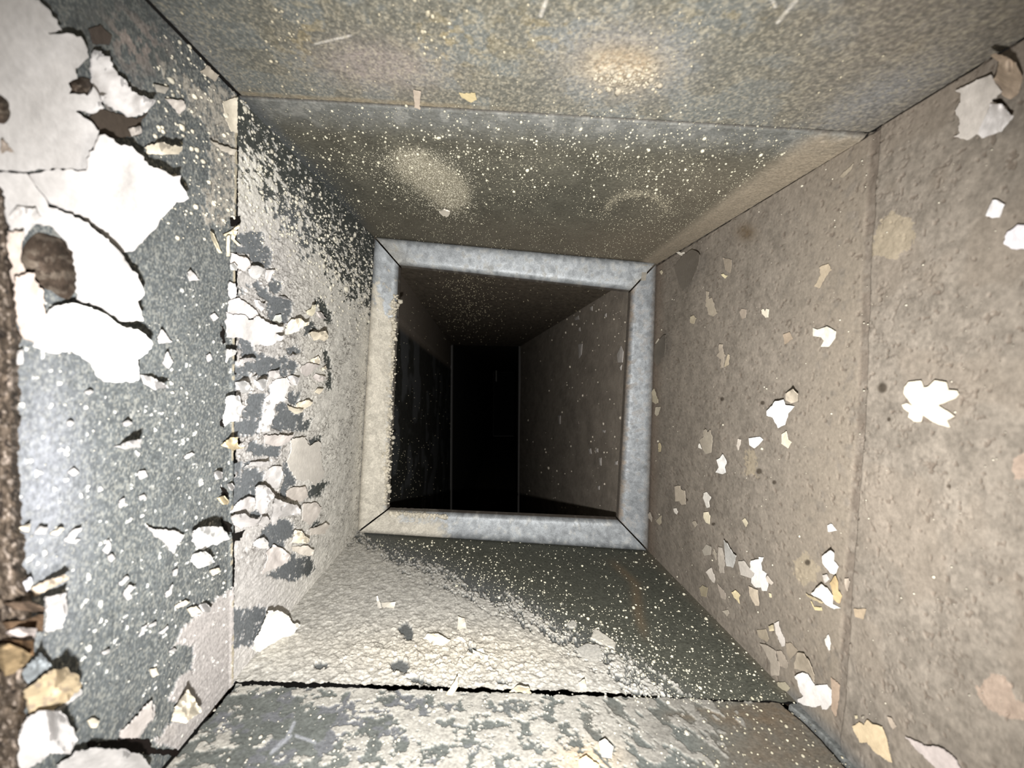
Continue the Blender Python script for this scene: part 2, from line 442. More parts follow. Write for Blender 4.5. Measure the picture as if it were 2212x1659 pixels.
def fn_ceil_mid(u, v, a, b, k, t):
    n = len(u)
    g1 = fbm(a / 1.4, b / 1.4, 4, 301); g2 = fbm(a / 16, b / 12, 3, 302); g3 = fbm(a / 9, b / 5, 4, 303)
    col = base(n, OLIVE) * (0.45 + .55 * g1 + .5 * g2)[:, None]
    top = ss(.72, .95, k)
    col = mix(col, (0.16, 0.165, 0.16), top * .75 * (.5 + .7 * g3))
    col = mix(col, (0.24, 0.235, 0.21), ss(.6, .7, g3) * top * .5)
    patch = np.clip(1.25 * blob(u, v, 905, 365, 85, 48, 28) + 1.2 * blob(u, v, 975, 420, 45, 42, 40), 0, 1.2)
    rg = np.hypot((u - 1375) / 75, (v - 460) / 50)
    patch = np.maximum(patch, .75 * np.exp(-((rg - .85) / .22) ** 2) * ss(485, 440, v))
    m = ss(-.1, .45, patch * .9 - .95 * fbm(a / 1.0, b / .7, 3, 311, .7)) * .62
    col = mix(col, (0.33, 0.30, 0.225), m)
    brn = np.clip(ss(.35, .02, k) * (.3 + .4 * ss(800, 1350, u)) + .55 * ss(.62, .93, t) * ss(.95, .5, k), 0, 1)
    col = mix(col, (0.185, 0.155, 0.115), brn * .8)
    # dusty fold that runs along the right corner
    dpx = (1 - t) * (610 + 760 * k) * .56
    wd = 22 + 52 * k
    strip = ss(wd, wd * .55, dpx) * ss(1.02, .93, k + .12 * (g3 - .5))
    col = mix(col, (0.285, 0.24, 0.18), strip * (.65 + .5 * g3).clip(0, 1))
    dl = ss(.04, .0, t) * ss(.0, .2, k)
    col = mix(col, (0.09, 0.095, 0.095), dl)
    col = mix(col, (0.06, 0.065, 0.065), .7 * blob(u, v, 700, 400, 90, 40, 46))
    line = ss(4, 1, np.abs((1.0 - k) * 300 - 4))
    col = mix(col, (0.055, 0.047, 0.04), line * .7)
    h = .3 * g1 + .5 * m + strip * 1.6 - .8 * line
    return col, h, (1 - m) * .35 * (1 - strip)

def fn_right(u, v, a, b, k, t):
    n = len(u)
    g1 = fbm(a / 1.6, b / 1.6, 4, 401); g2 = fbm(a / 22, b / 22, 3, 402); g3 = fbm(a / 5, b / 5, 4, 403)
    f1, f2, cid = worley(a / 6 + 1.2 * g3, b / 6 + 1.2 * g1, 404)
    col = base(n, TAUPE) * (0.48 + .42 * g1 +   .34 * g2 + .06 + .19 * ss(.36, .62, g3))[:, None]
    xs = np.interp(v, [250, 560, 900, 1200, 1520, 1600], [1882, 1862, 1850, 1826, 1806, 1796])     # seam in the right wall
    ds = u - xs
    tan = np.clip(ss(-230, -20, ds) * ss(12, -2, ds), 0, 1)
    col = mix(col, (0.215, 0.183, 0.145), tan * .9 * ss(.28, .6, g3 + .15))
    col = mix(col, (0.19, 0.16, 0.128), .55 * ss(.45, .6, g2) * ss(0, 60, ds))
    col = mix(col, (0.19, 0.155, 0.125), .45 * ss(250, 60, v - .35 * (2212 - u)) * ss(1700, 1900, u))
    groove = ss(17, 8, np.abs(ds - 14)) * (.35 + .65 * ss(.35, .6, fbm(b / 9, b / 9, 2, 410)))
    rough = np.clip(ss(-40, 40, ds) * (1.0 - .55 * ss(150, 330, ds)), 0, 1)
    ridg = np.abs(fbm(a / 9 + .35 * b / 9, b / 5 - .2 * a / 5, 4, 415) - .5) * 2
    crease = ss(.07, .0, ridg) * ss(.48, .62, fbm(a / 20, b / 20, 2, 418)) * (.25 + .75 * rough)
    pits = ss(.78, .80, fbm(a / 2.3, b / 2.3, 2, 421))
    col = mix(col, (0.12, 0.095, 0.075), np.clip(crease * .5 + pits * .6 + groove * .6, 0, .8))
    for p in (PX('T3', '1240 1560 1300 1400 1380 1340 1480 1390 1520 1480 1500 1580 1420 1650 1250 1650'),
              PX('R4', '1330 550 1460 450 1680 700 1600 840 1450 900 1340 800'),
              PX('R3', '1700 400 1800 370 1880 560 1880 800 1700 830')):
        col = mix(col, (0.285, 0.24, 0.175), inpoly(u + (g1 - .5) * 24, v + (g3 - .5) * 24, p) * .85)
    for p in (PX('T9', '1900 1150 1990 1060 2080 1080 2130 1200 2220 1280 2220 1340 2050 1340 1960 1280'), PX('T6', '2140 1300 2260 1200 2260 1430 2120 1440')):
        col = mix(col, (0.30, 0.23, 0.18), inpoly(u + (g1 - .5) * 24, v + (g3 - .5) * 24, p) * .8)
    col = mix(col, (0.10, 0.07, 0.04), .8 * np.clip(blob(u, v, 1612, 502, 20, 18) * (.5 + g1), 0, 1))
    for x, y, r in ((1648, 870, 5), (1640, 1018, 7), (1673, 1042, 5), (1914, 838, 12), (1541, 1132, 4), (1930, 906, 5), (1483, 1080, 4), (1560, 862, 5), (1745, 1215, 7), (2056, 1050, 5)):
        col = mix(col, (0.05, 0.04, 0.03), .9 * ss(1.2, .6, np.hypot(u - x, v - y) / r))
    col = mix(col, (0.175, 0.135, 0.105), ss(26, 4, u - np.interp(v, [560, 1190], [1418, 1400])) * .6)
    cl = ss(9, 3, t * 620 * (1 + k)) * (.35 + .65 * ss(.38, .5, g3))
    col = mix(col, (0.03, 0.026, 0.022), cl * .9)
    # dark strip of bare steel low at the joint with the floor
    dl = ss(.03, .0, np.maximum(1 - t, 0)) * ss(.85, 1.0, k)
    col = mix(col, (0.13, 0.13, 0.125), dl * .8)
    h = .08 * g1 + .18 * g3 + rough * (1.2 * (fbm(a / 11, b / 11, 3, 430) - .5) - .5 * crease) - .5 * groove - .4 * pits + 1.6 * ss(20, 30, ds) * ss(500, 60, ds) - 2.0 * cl
    return col, h, np.zeros(n)

def fn_floor_mid(u, v, a, b, k, t):
    n = len(u)
    g1 = fbm(a / 1.5, b / 1.5, 4, 501); g3 = fbm(a / 6, b / 6, 4, 503)
    metal = base(n, (0.082, 0.084, 0.068)) * (0.55 + .9 * g1)[:, None]
    rust = np.exp(-((u - np.interp(v, [1210, 1260, 1330, 1400], [1320, 1372, 1380, 1400])) / 12) ** 2) * ss(1200, 1230, v) * ss(1400, 1340, v)
    metal = mix(metal, (0.15, 0.115, 0.075), rust * .7)
    metal = mix(metal, (0.16, 0.135, 0.10), ss(40, 5, np.abs(u - (1405 + (v - 1190) * .98))) * .4 + .2 * ss(1180, 1220, v) * ss(1240, 1200, v) * ss(1250, 1380, u))
    d = (u - np.interp(v, [1160, 1200, 1270, 1340, 1400, 1500], [800, 900, 1060, 1180, 1290, 1440]))
    r1 = (u * .80 + v * .60); r2 = (-u * .60 + v * .80)
    st = fbm(r1 / 44, r2 / 13, 5, 511, .6)
    cov = .86 * ss(120, -330, d) + .18 * ss(230, 20, d)
    cov = cov - .12 * ss(1320, 1200, v) * ss(-220, 40, d) + .25 * ss(-200, -300, d)
    gf = fbm(a / 2.4, b / 1.1, 3, 512, .6)
    coat = ss(0, .06, cov * 1.3 - st * .85 - .75 * (gf - .5) - .1)
    for x, y, rx, ry, an in ((878, 1368, 16, 26, -25), (862, 1442, 26, 20, 20), (905, 1475, 34, 10, 15), (1020, 1405, 14, 10, 0), (695, 1442, 22, 9, 0), (1090, 1478, 20, 8, 10)):
        coat = coat * (1 - ss(.45, .65, blob(u + 18 * (g3 - .5), v + 18 * (g1 - .5), x, y, rx, ry, an)))
    ct = base(n, BEIGE) * (.72 + .5 * fbm(a / 3, b / 3, 4, 521))[:, None]
    ct = mix(ct, (0.62, 0.56, 0.45), .6 * np.clip(blob(u, v, 980, 1420, 260, 60), 0, 1))
    bl = mix(metal, (0.115, 0.12, 0.12), ss(120, -60, d) * .8)
    col = bl * (1 - coat[:, None]) + ct * coat[:, None]
    sc = 2.6 + 1.8 * ss(1300, 1450, v) - 0.0
    f1, f2, cid = worley(b / 4.4 + 1.3 * g3, a / 5.5 + 1.3 * g1, 531)
    q1, q2, qid = worley(b / 2.1, a / 2.6 + g3, 533)
    big = np.clip(blob(u, v, 960, 1425, 290, 80), 0, 1)
    lump = np.clip(1 - 1.2 * f1, 0, 1) * big * (1.2 + 2.6 * cid) + np.clip(1 - 1.2 * q1, 0, 1) * (.9 + .6 * qid) * (1 - .5 * big)
    crs = fbm(b / 3.2, a / 4.0, 5, 537, .6)
    wx, wy = (fbm(b / 3, a / 4, 3, 541) - .5) * 1.4, (fbm(b / 3, a / 4, 3, 542) - .5) * 1.4
    rim, pid, ly = scales(b / 4.5 + wx, a / 6.5 + wy, 543)
    rim2, pid2, ly2 = scales(b / 2.2 + wx, a / 3.0 + wy, 544)
    pk = coat * (.35 + .65 * big)
    crack = pk * np.maximum(ss(.10, .02, rim) * ss(.35, .5, pid) * (.3 + .7 * big), .6 * ss(.14, .03, rim2) * ss(.4, .6, pid2))
    col = mix(col, (.08, .065, .05), crack * .7)
    thin = .2 + .8 * ss(70, -170, d)
    h = thin * pk * (1.5 * big * pid * (.5 + ly) + .6 * pid2 * (.5 + ly2)) - .4 * crack + coat * (.4 + .25 * lump + .6 * g3 + 1.1 * crs)
    col = col * (1 - .18 * coat * ss(.55, .40, crs))[:, None]
    col = col * (1 - .12 * coat * ss(.45, .8, np.where(big > .5, f1, q1)))[:, None]
    for pts, cl, hh in ((PX('T8', '1490 910 1560 870 1640 890 1670 940 1650 990 1600 1000 1530 970'), BEIGE, 1.6), (PX('T8', '1590 840 1610 770 1680 810 1750 870 1740 900 1640 870'), (0.6, 0.57, 0.5), 1.2),
                        (PX('T8', '1430 740 1470 720 1505 740 1490 770 1440 765'), BEIGE, 1.0)):
        m = inpoly(u + 8 * (g1 - .5), v + 8 * (g3 - .5), pts)
        col = mix(col, cl, m * .9); h = np.where(m, hh, h)
    return col, h, (1 - coat) * .4

def fn_floor_near(u, v, a, b, k, t):
    n = len(u)
    g1 = fbm(a / 1.4, b / 1.4, 4, 601); g2 = fbm(a / 12, b / 12, 3, 602); g3 = fbm(a / 5, b / 5, 3, 603)
    col = base(n, (0.112, 0.119, 0.11)) * (0.6 + .5 * g1 + .35 * g2)[:, None]
    col = mix(col, (0.14, 0.142, 0.155), .7 * ss(.5, .62, fbm(a / 8, b / 8, 3, 607)) * ss(1250, 800, u))
    r1 = u * .78 + v * .62; r2 = -u * .62 + v * .78
    stq = fbm(r1 / 46, r2 / 12, 5, 611, .6); iso = fbm(a / 6, b / 6, 6, 612, .64)
    wst = ss(1230, 1330, u)
    nz = iso * (1 - wst) + stq * wst
    cov = np.interp(u, [380, 520, 700, 800, 1000, 1250, 1400, 1520, 1600, 1700], [.43, .43, .42, .53, .55, .54, .50, .46, .28, .10])
    cov = cov + .12 * ss(26, 6, (k - 1.015) * 328) - .13 * blob(u, v, 570, 1530, 70, 40) - .15 * blob(u, v, 640, 1590, 70, 50)
    m = ss(0, .035, cov - nz)
    pc = base(n, (0.34, 0.325, 0.29)) * (1 - .35 * ss(1250, 1450, u))[:, None] * (.75 + .5 * fbm(a / 3, b / 3, 4, 614))[:, None]
    pc = mix(pc, (0.55, 0.42, 0.26), .7 * blob(u, v, 1270, 1640, 60, 30))
    col = mix(col, (0.135, 0.105, 0.075), ss(1450, 1650, u) * (.35 + .5 * g3) + .5 * blob(u, v, 1310, 1560, 60, 40) * g3)
    col = mix(col, (0.14, 0.105, 0.07), .6 * ss(30, 8, np.abs(v - 1545)) * ss(1380, 1500, u) * g3 * 1.4)
    col = col * (1 - m[:, None]) + pc * m[:, None]
    sc = np.zeros(n)
    for x0, y0, x1, y1 in ((628, 1590, 585, 1628), (636, 1562, 618, 1598), (640, 1590, 680, 1604), (612, 1600, 590, 1622)):
        s_ = np.clip(((u - x0) * (x1 - x0) + (v - y0) * (y1 - y0)) / ((x1 - x0) ** 2 + (y1 - y0) ** 2), 0, 1)
        sc = np.maximum(sc, ss(6, 1, np.hypot(u - x0 - s_ * (x1 - x0), v - y0 - s_ * (y1 - y0))))
    col = mix(col, (0.36, 0.37, 0.40), sc * .6)
    # open joint that turns forward before it reaches the right wall
    gx = np.interp(v, [1500, 1516, 1530, 1560, 1600, 1659, 1800], [1650, 1690, 1705, 1742, 1782, 1834, 1960])
    gd = np.abs(u - gx) * .72
    gr = ss(6.5, 2.5, gd)
    strip = ss(-2, 3, u - gx)
    cs = base(n, (0.135, 0.14, 0.135)) * (.5 + g1)[:, None]
    col = mix(col, (0, 0, 0), strip) + cs * strip[:, None]
    col = mix(col, (0.02, 0.016, 0.012), gr * .9)
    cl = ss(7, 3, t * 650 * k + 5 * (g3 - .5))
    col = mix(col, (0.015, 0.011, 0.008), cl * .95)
    h = .15 * g1 + m * (.35 + .5 * g3) * (1 - strip) - 9 * gr - 7 * cl
    return col, h, (1 - m) * .4

def fn_plain(c, s0, amt=.6):
    def f(u, v, a, b, k, t):
        g = fbm(a / 5, b / 5, 4, s0)
        return base(len(u), c) * (1 - amt / 2 + amt * g)[:, None], .3 * g, np.full(len(u), .2)
    return f

# ------------------------------------------------------------------ setting
wall_left = empty('wall_left', (-0.15, 0.35, 0), kind='structure', label='left duct wall of grey sheet metal with peeling white paint')
wall_right = empty('wall_right', (0.155, 0.35, 0), kind='structure', label='right duct wall under an even coat of taupe dust')
ceiling = empty('ceiling', (0, 0.35, 0.14), kind='structure', label='top of the duct, olive grey metal sprinkled with pale dots')
floor = empty('floor', (0, 0.35, -0.17), kind='structure', label='bottom of the duct, half crusted beige and half bare')

panel('sheet_panel', 'L', 1.009, 2.66, 420, 610, fn_left_near, wall_left, M_WALL, .0015, .999, jag0=.016)
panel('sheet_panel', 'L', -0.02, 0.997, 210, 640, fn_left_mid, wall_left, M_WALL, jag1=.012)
panel('sheet_panel', 'C', 1.0, 2.15, 190, 640, fn_ceil_near, ceiling, M_WALL)
panel('sheet_panel', 'C', -0.02, 1.0, 220, 640, fn_ceil_mid, ceiling, M_WALL)
panel('sheet_panel', 'R', -0.02, 2.35, 430, 630, fn_right, wall_right, M_DUST)
panel('sheet_panel', 'F', -0.02, 0.993, 240, 640, fn_floor_mid, floor, M_WALL, jag1=.024)
panel('sheet_panel', 'F', 1.008, 1.75, 150, 720, fn_floor_near, floor, M_WALL, .003, 1.0, jag0=.022)
# folded steel behind the open joints, and the mouth of the duct beside the lens
def fn_gap(u, v, a, b, k, t):
    return base(len(u), (0.03, 0.022, 0.016)), np.full(len(u), -9.0), np.zeros(len(u))
panel('joint_backing', 'L', .94, 1.06, 4, 30, fn_gap, wall_left, M_WALL, -.03, 1.03)
panel('joint_backing', 'F', .90, 1.10, 4, 30, fn_gap, floor, M_WALL, -.03, 1.03)
panel('mouth_panel', 'C', 2.15, 5.0, 30, 40, fn_plain((.2, .18, .14), 700), ceiling, M_WALL)
panel('mouth_panel', 'R', 2.35, 5.0, 30, 40, fn_plain(TAUPE, 701), wall_right, M_DUST)
panel('mouth_panel', 'F', 1.75, 5.0, 30, 40, fn_plain((.2, .19, .16), 702), floor, M_WALL)
panel('mouth_panel', 'L', 2.8, 5.0, 20, 40, fn_plain(BROWN, 703), wall_left, M_RUST)

# the run of duct beyond the collar: it drops lower than the collar and ends in a further joint
def P3(u, v, y):
    return np.array([(u - CU) / FPX * y, y, -(v - CV) / FPX * y])
N_TL, N_TR = P3(808, 512, .5), P3(1418, 568, .5)
N_BR, N_BL = P3(1400, 1190, .5) + (0, 0, -.30), P3(772, 1150, .5) + (0, 0, -.30)
YE = 1.75
E_TL, E_TR = P3(975, 745, YE), P3(1124, 748, YE)
E_BR, E_BL = np.array([E_TR[0] - .005, YE, -.62]), np.array([E_TL[0] - .005, YE, -.62])

def quad_panel(name, A0, B0, A1, B1, nk, nt, fn, parent, mat, nrm):
    q = np.linspace(0, 1, nk)
    y = 1 / (1 / A0[1] + (1 / A1[1] - 1 / A0[1]) * q) if abs(A1[1] - A0[1]) > 1e-6 else None
    s = (y - A0[1]) / (A1[1] - A0[1]) if y is not None else q
    ssx, tt = np.meshgrid(s, np.linspace(0, 1, nt), indexing='ij')
    ssx, tt = ssx.ravel()[:, None], tt.ravel()[:, None]
    P = (A0 * (1 - ssx) + A1 * ssx) * (1 - tt) + (B0 * (1 - ssx) + B1 * ssx) * tt
    u, v = proj(P)
    a = P[:, 1] * 1000; b = (P[:, 2] if abs(nrm[0]) > .5 else P[:, 0]) * 1000
    col, h, bare = fn(u, v, a, b, ssx[:, 0], tt[:, 0])
    P = P + np.asarray(nrm, float) * (h * .001)[:, None]
    return mesh_obj(name, P, grid_faces(nk, nt), col, mat, parent, bare)

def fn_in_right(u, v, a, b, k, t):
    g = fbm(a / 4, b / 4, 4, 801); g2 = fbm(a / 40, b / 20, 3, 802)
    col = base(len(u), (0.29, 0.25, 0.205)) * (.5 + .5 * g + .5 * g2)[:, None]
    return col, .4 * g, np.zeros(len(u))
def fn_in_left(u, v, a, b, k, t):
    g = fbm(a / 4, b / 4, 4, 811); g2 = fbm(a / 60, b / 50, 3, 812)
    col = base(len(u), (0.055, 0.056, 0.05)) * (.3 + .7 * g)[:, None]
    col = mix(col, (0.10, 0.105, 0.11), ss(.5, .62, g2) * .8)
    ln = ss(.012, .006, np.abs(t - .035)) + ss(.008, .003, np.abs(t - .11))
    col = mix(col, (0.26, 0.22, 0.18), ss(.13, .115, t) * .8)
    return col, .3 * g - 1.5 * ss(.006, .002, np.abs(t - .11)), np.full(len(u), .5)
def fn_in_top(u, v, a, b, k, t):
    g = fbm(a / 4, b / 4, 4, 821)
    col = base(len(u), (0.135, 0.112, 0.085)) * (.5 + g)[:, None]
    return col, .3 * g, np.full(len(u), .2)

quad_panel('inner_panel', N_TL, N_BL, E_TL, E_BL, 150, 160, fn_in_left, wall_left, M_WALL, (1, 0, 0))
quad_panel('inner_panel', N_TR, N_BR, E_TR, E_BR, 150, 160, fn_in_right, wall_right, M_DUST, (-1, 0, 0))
quad_panel('inner_panel', N_TL, N_TR, E_TL, E_TR, 120, 160, fn_in_top, ceiling, M_WALL, (0, 0, -1))
quad_panel('inner_panel', N_BL, N_BR, E_BL, E_BR, 60, 60, fn_plain((.09, .08, .065), 831), floor, M_WALL, (0, 0, 1))
# next run, narrower, dark
G = [p.copy() for p in (E_TL, E_TR, E_BR, E_BL)]
H = []
for p, sx in zip(G, (1, -1, -1, 1)):
    p2 = p.copy(); p2[0] += sx * .006
    H.append(p2)
far = [np.array([p[0] * .98, 5.5, p[2]]) for p in H]
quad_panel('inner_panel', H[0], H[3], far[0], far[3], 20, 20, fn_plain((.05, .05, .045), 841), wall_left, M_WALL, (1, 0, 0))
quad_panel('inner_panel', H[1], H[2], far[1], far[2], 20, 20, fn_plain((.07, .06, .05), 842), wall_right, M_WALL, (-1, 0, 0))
quad_panel('inner_panel', H[0], H[1], far[0], far[1], 20, 20, fn_plain((.05, .045, .035), 843), ceiling, M_WALL, (0, 0, -1))
quad_panel('inner_panel', H[3], H[2], far[3], far[2], 20, 20, fn_plain((.05, .045, .035), 844), floor, M_WALL, (0, 0, 1))
wb = empty('wall_back', (0, 5.5, 0), kind='structure', label='dark far end of the duct')
FB = [f + (0, 0.02, 0) for f in far]
mesh_obj('end_panel', np.array(FB), [[0, 1, 2, 3]], base(4, (.02, .02, .02)), M_WALL, wb)

# ------------------------------------------------------------------ galvanized collar
IN = {'TL': (862, 573), 'TR': (1362, 628), 'BR': (1335, 1122), 'BL': (838, 1100)}
OUT = {'TL': (808, 511), 'TR': (1419, 567), 'BR': (1401, 1191), 'BL': (771, 1151)}
collar = empty('duct_collar', (0, 0.5, 0), label='galvanized steel collar framing the dark opening in the middle of the duct', cat='duct collar')

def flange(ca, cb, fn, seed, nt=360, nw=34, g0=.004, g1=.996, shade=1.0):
    oa, ob, ia, ib = (np.array(x, float) for x in (OUT[ca], OUT[cb], IN[ca], IN[cb]))
    t, w_ = np.meshgrid(np.linspace(g0, g1, nt), np.linspace(-.06, 1.42, nw), indexing='ij')
    t, w_ = t.ravel(), w_.ravel()
    wc = np.clip(w_, 0, 1)[:, None]
    px = (oa * (1 - t[:, None]) + ob * t[:, None]) * (1 - wc) + (ia * (1 - t[:, None]) + ib * t[:, None]) * wc
    x = np.clip(w_, 0, 1)
    y = .5 - .0065 * (1 - np.abs(2 * x - 1) ** 7) - .003 * (1 - x)
    yb = y + np.where(w_ > 1, (w_ - 1) * .022, 0) + np.where(w_ < 0, -w_ * .2, 0)
    P = np.stack([(px[:, 0] - CU) / FPX * y, yb, -(px[:, 1] - CV) / FPX * y], 1)
    a_ = (P[:, 0] + P[:, 2] * .3) * 1000; b_ = (P[:, 2] - P[:, 0] * .3) * 1000
    g = fbm(a_ / 5, b_ / 5, 4, seed); gf = fbm(a_ / 1.5, b_ / 1.5, 3, seed + 5)
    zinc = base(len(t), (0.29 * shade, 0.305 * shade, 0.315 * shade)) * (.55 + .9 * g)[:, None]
    dust, dcol, lump = fn(px[:, 0], px[:, 1], t, w_, g, gf)
    zinc = np.where((w_ > 1.0)[:, None], np.array([.12, .105, .09]), zinc); dust = np.where(w_ > 1.0, np.minimum(dust, .3), dust)
    col = zinc * (1 - dust[:, None]) + dcol * dust[:, None]
    P[:, 1] -= lump * .001
    o = mesh_obj('flange', P, grid_faces(nt, nw), col, M_ZINC, collar, 1 - dust)
    return o

DUSTC = np.array((0.42, 0.39, 0.33))
def fl_left(u, v, t, w_, g, gf):
    d = ss(.0, .12, .25 + .95 * ss(.05, .45, t) - g * .9 + .0 * gf)
    d = np.maximum(d, ss(.36, .5, t - .25 * (g - .5)))
    edge = ss(.72, .95, w_) * ss(.25, .4, t) * ss(.45, .55, gf)
    d = d * (1 - .6 * edge * ss(.4, .6, g))
    crust = ss(.5, .95, w_) * ss(.2, .4, t)
    f1, f2, cid = worley(u / 9, v / 9, 901)
    return d, DUSTC * (.75 + .5 * gf)[:, None], d * (.5 + crust * (3.2 * np.clip(1 - f1 * 1.1, 0, 1) + 1.0 * gf))
def fl_top(u, v, t, w_, g, gf):
    d = ss(.55, .75, g) * .45 + .5 * ss(.12, .02, t) + .35 * ss(.95, 1.0, t)
    return np.clip(d, 0, 1), np.array((0.26, 0.245, 0.21)) * (.7 + .6 * gf)[:, None], .2 * gf
def fl_right(u, v, t, w_, g, gf):
    d = np.clip(.9 * ss(.8, 1.02, w_ + .2 * (g - .5)) + .8 * ss(.2, .02, w_ + .2 * (g - .5)) * .6 + .3 * ss(.55, .7, g), 0, 1)
    return d, np.array((0.22, 0.185, 0.15)) * (.7 + .6 * gf)[:, None], .4 * gf
def fl_bot(u, v, t, w_, g, gf):
    d = ss(965, 930, u + 60 * (g - .5) + 40 * (w_ - .5))
    bare = ss(850, 870, u) * ss(960, 900, u) * ss(.42, .55, w_) * ss(.45, .55, gf + .2 * (g - .5))
    d = np.clip(d * (1 - .8 * bare) + .25 * ss(.6, .75, g), 0, 1)
    f1, f2, cid = worley(u / 8, v / 8, 911)
    return d, DUSTC * (.75 + .5 * gf)[:, None], d * (.6 + ss(.5, .9, w_) * 2.6 * np.clip(1 - f1, 0, 1))

flange('TL', 'TR', fl_top, 920)
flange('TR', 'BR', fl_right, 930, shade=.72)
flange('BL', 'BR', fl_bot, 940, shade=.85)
flange('TL', 'BL', fl_left, 950)

def on_collar(u, v):
    y = np.full(len(u), .4925)
    return np.stack([(u - CU) / FPX * y, y, -(v - CV) / FPX * y], 1), (0, 1, 0), np.ones(len(u), bool)
CRUMBS = []
_t = rng.random(520); _j = rng.normal(0, 5, 520)
CRUMBS.append((863 - 25 * (.12 + .86 * _t) - 7 + _j, 573 + 527 * (.12 + .86 * _t)))
_t = rng.random(200); _j = rng.normal(0, 3, 200)
CRUMBS.append((842 + 125 * _t, 1106 + 8 * _t + np.abs(_j)))
# dark folded seams at the far joint; pale bars deeper in are painted glints
def bar(name, a, b, wd, col, parent, bare=.8):
    a, b = np.asarray(a, float), np.asarray(b, float)
    V = []
    for p in (a, b):
        V += [p + (-wd, -wd, 0), p + (wd, -wd, 0), p + (wd, wd, 0), p + (-wd, wd, 0)]
    F = [[0, 1, 5, 4], [1, 2, 6, 5], [2, 3, 7, 6], [3, 0, 4, 7], [0, 1, 2, 3], [4, 5, 6, 7]]
    return mesh_obj(name, np.array(V), F, base(8, col), M_ZINC, parent, bare, smooth=False)
bar('seam_and_glint_strip', P3(975, 747, YE - .01), P3(973, 1062, YE - .01), .0016, (.16, .155, .145), wall_left)
bar('seam_and_glint_strip', P3(1125, 752, YE - .01), P3(1119, 1070, YE - .01), .0012, (.10, .09, .08), wall_right)
bar('seam_and_glint_strip', P3(1038, 792, 4.2), P3(1037, 830, 4.2), .004, (.7, .68, .62), wall_left)  # this bar and the next paint glints deep in the duct
bar('seam_and_glint_strip', P3(1072, 800, 4.2), P3(1072, 824, 4.2), .003, (.5, .48, .42), wall_right)

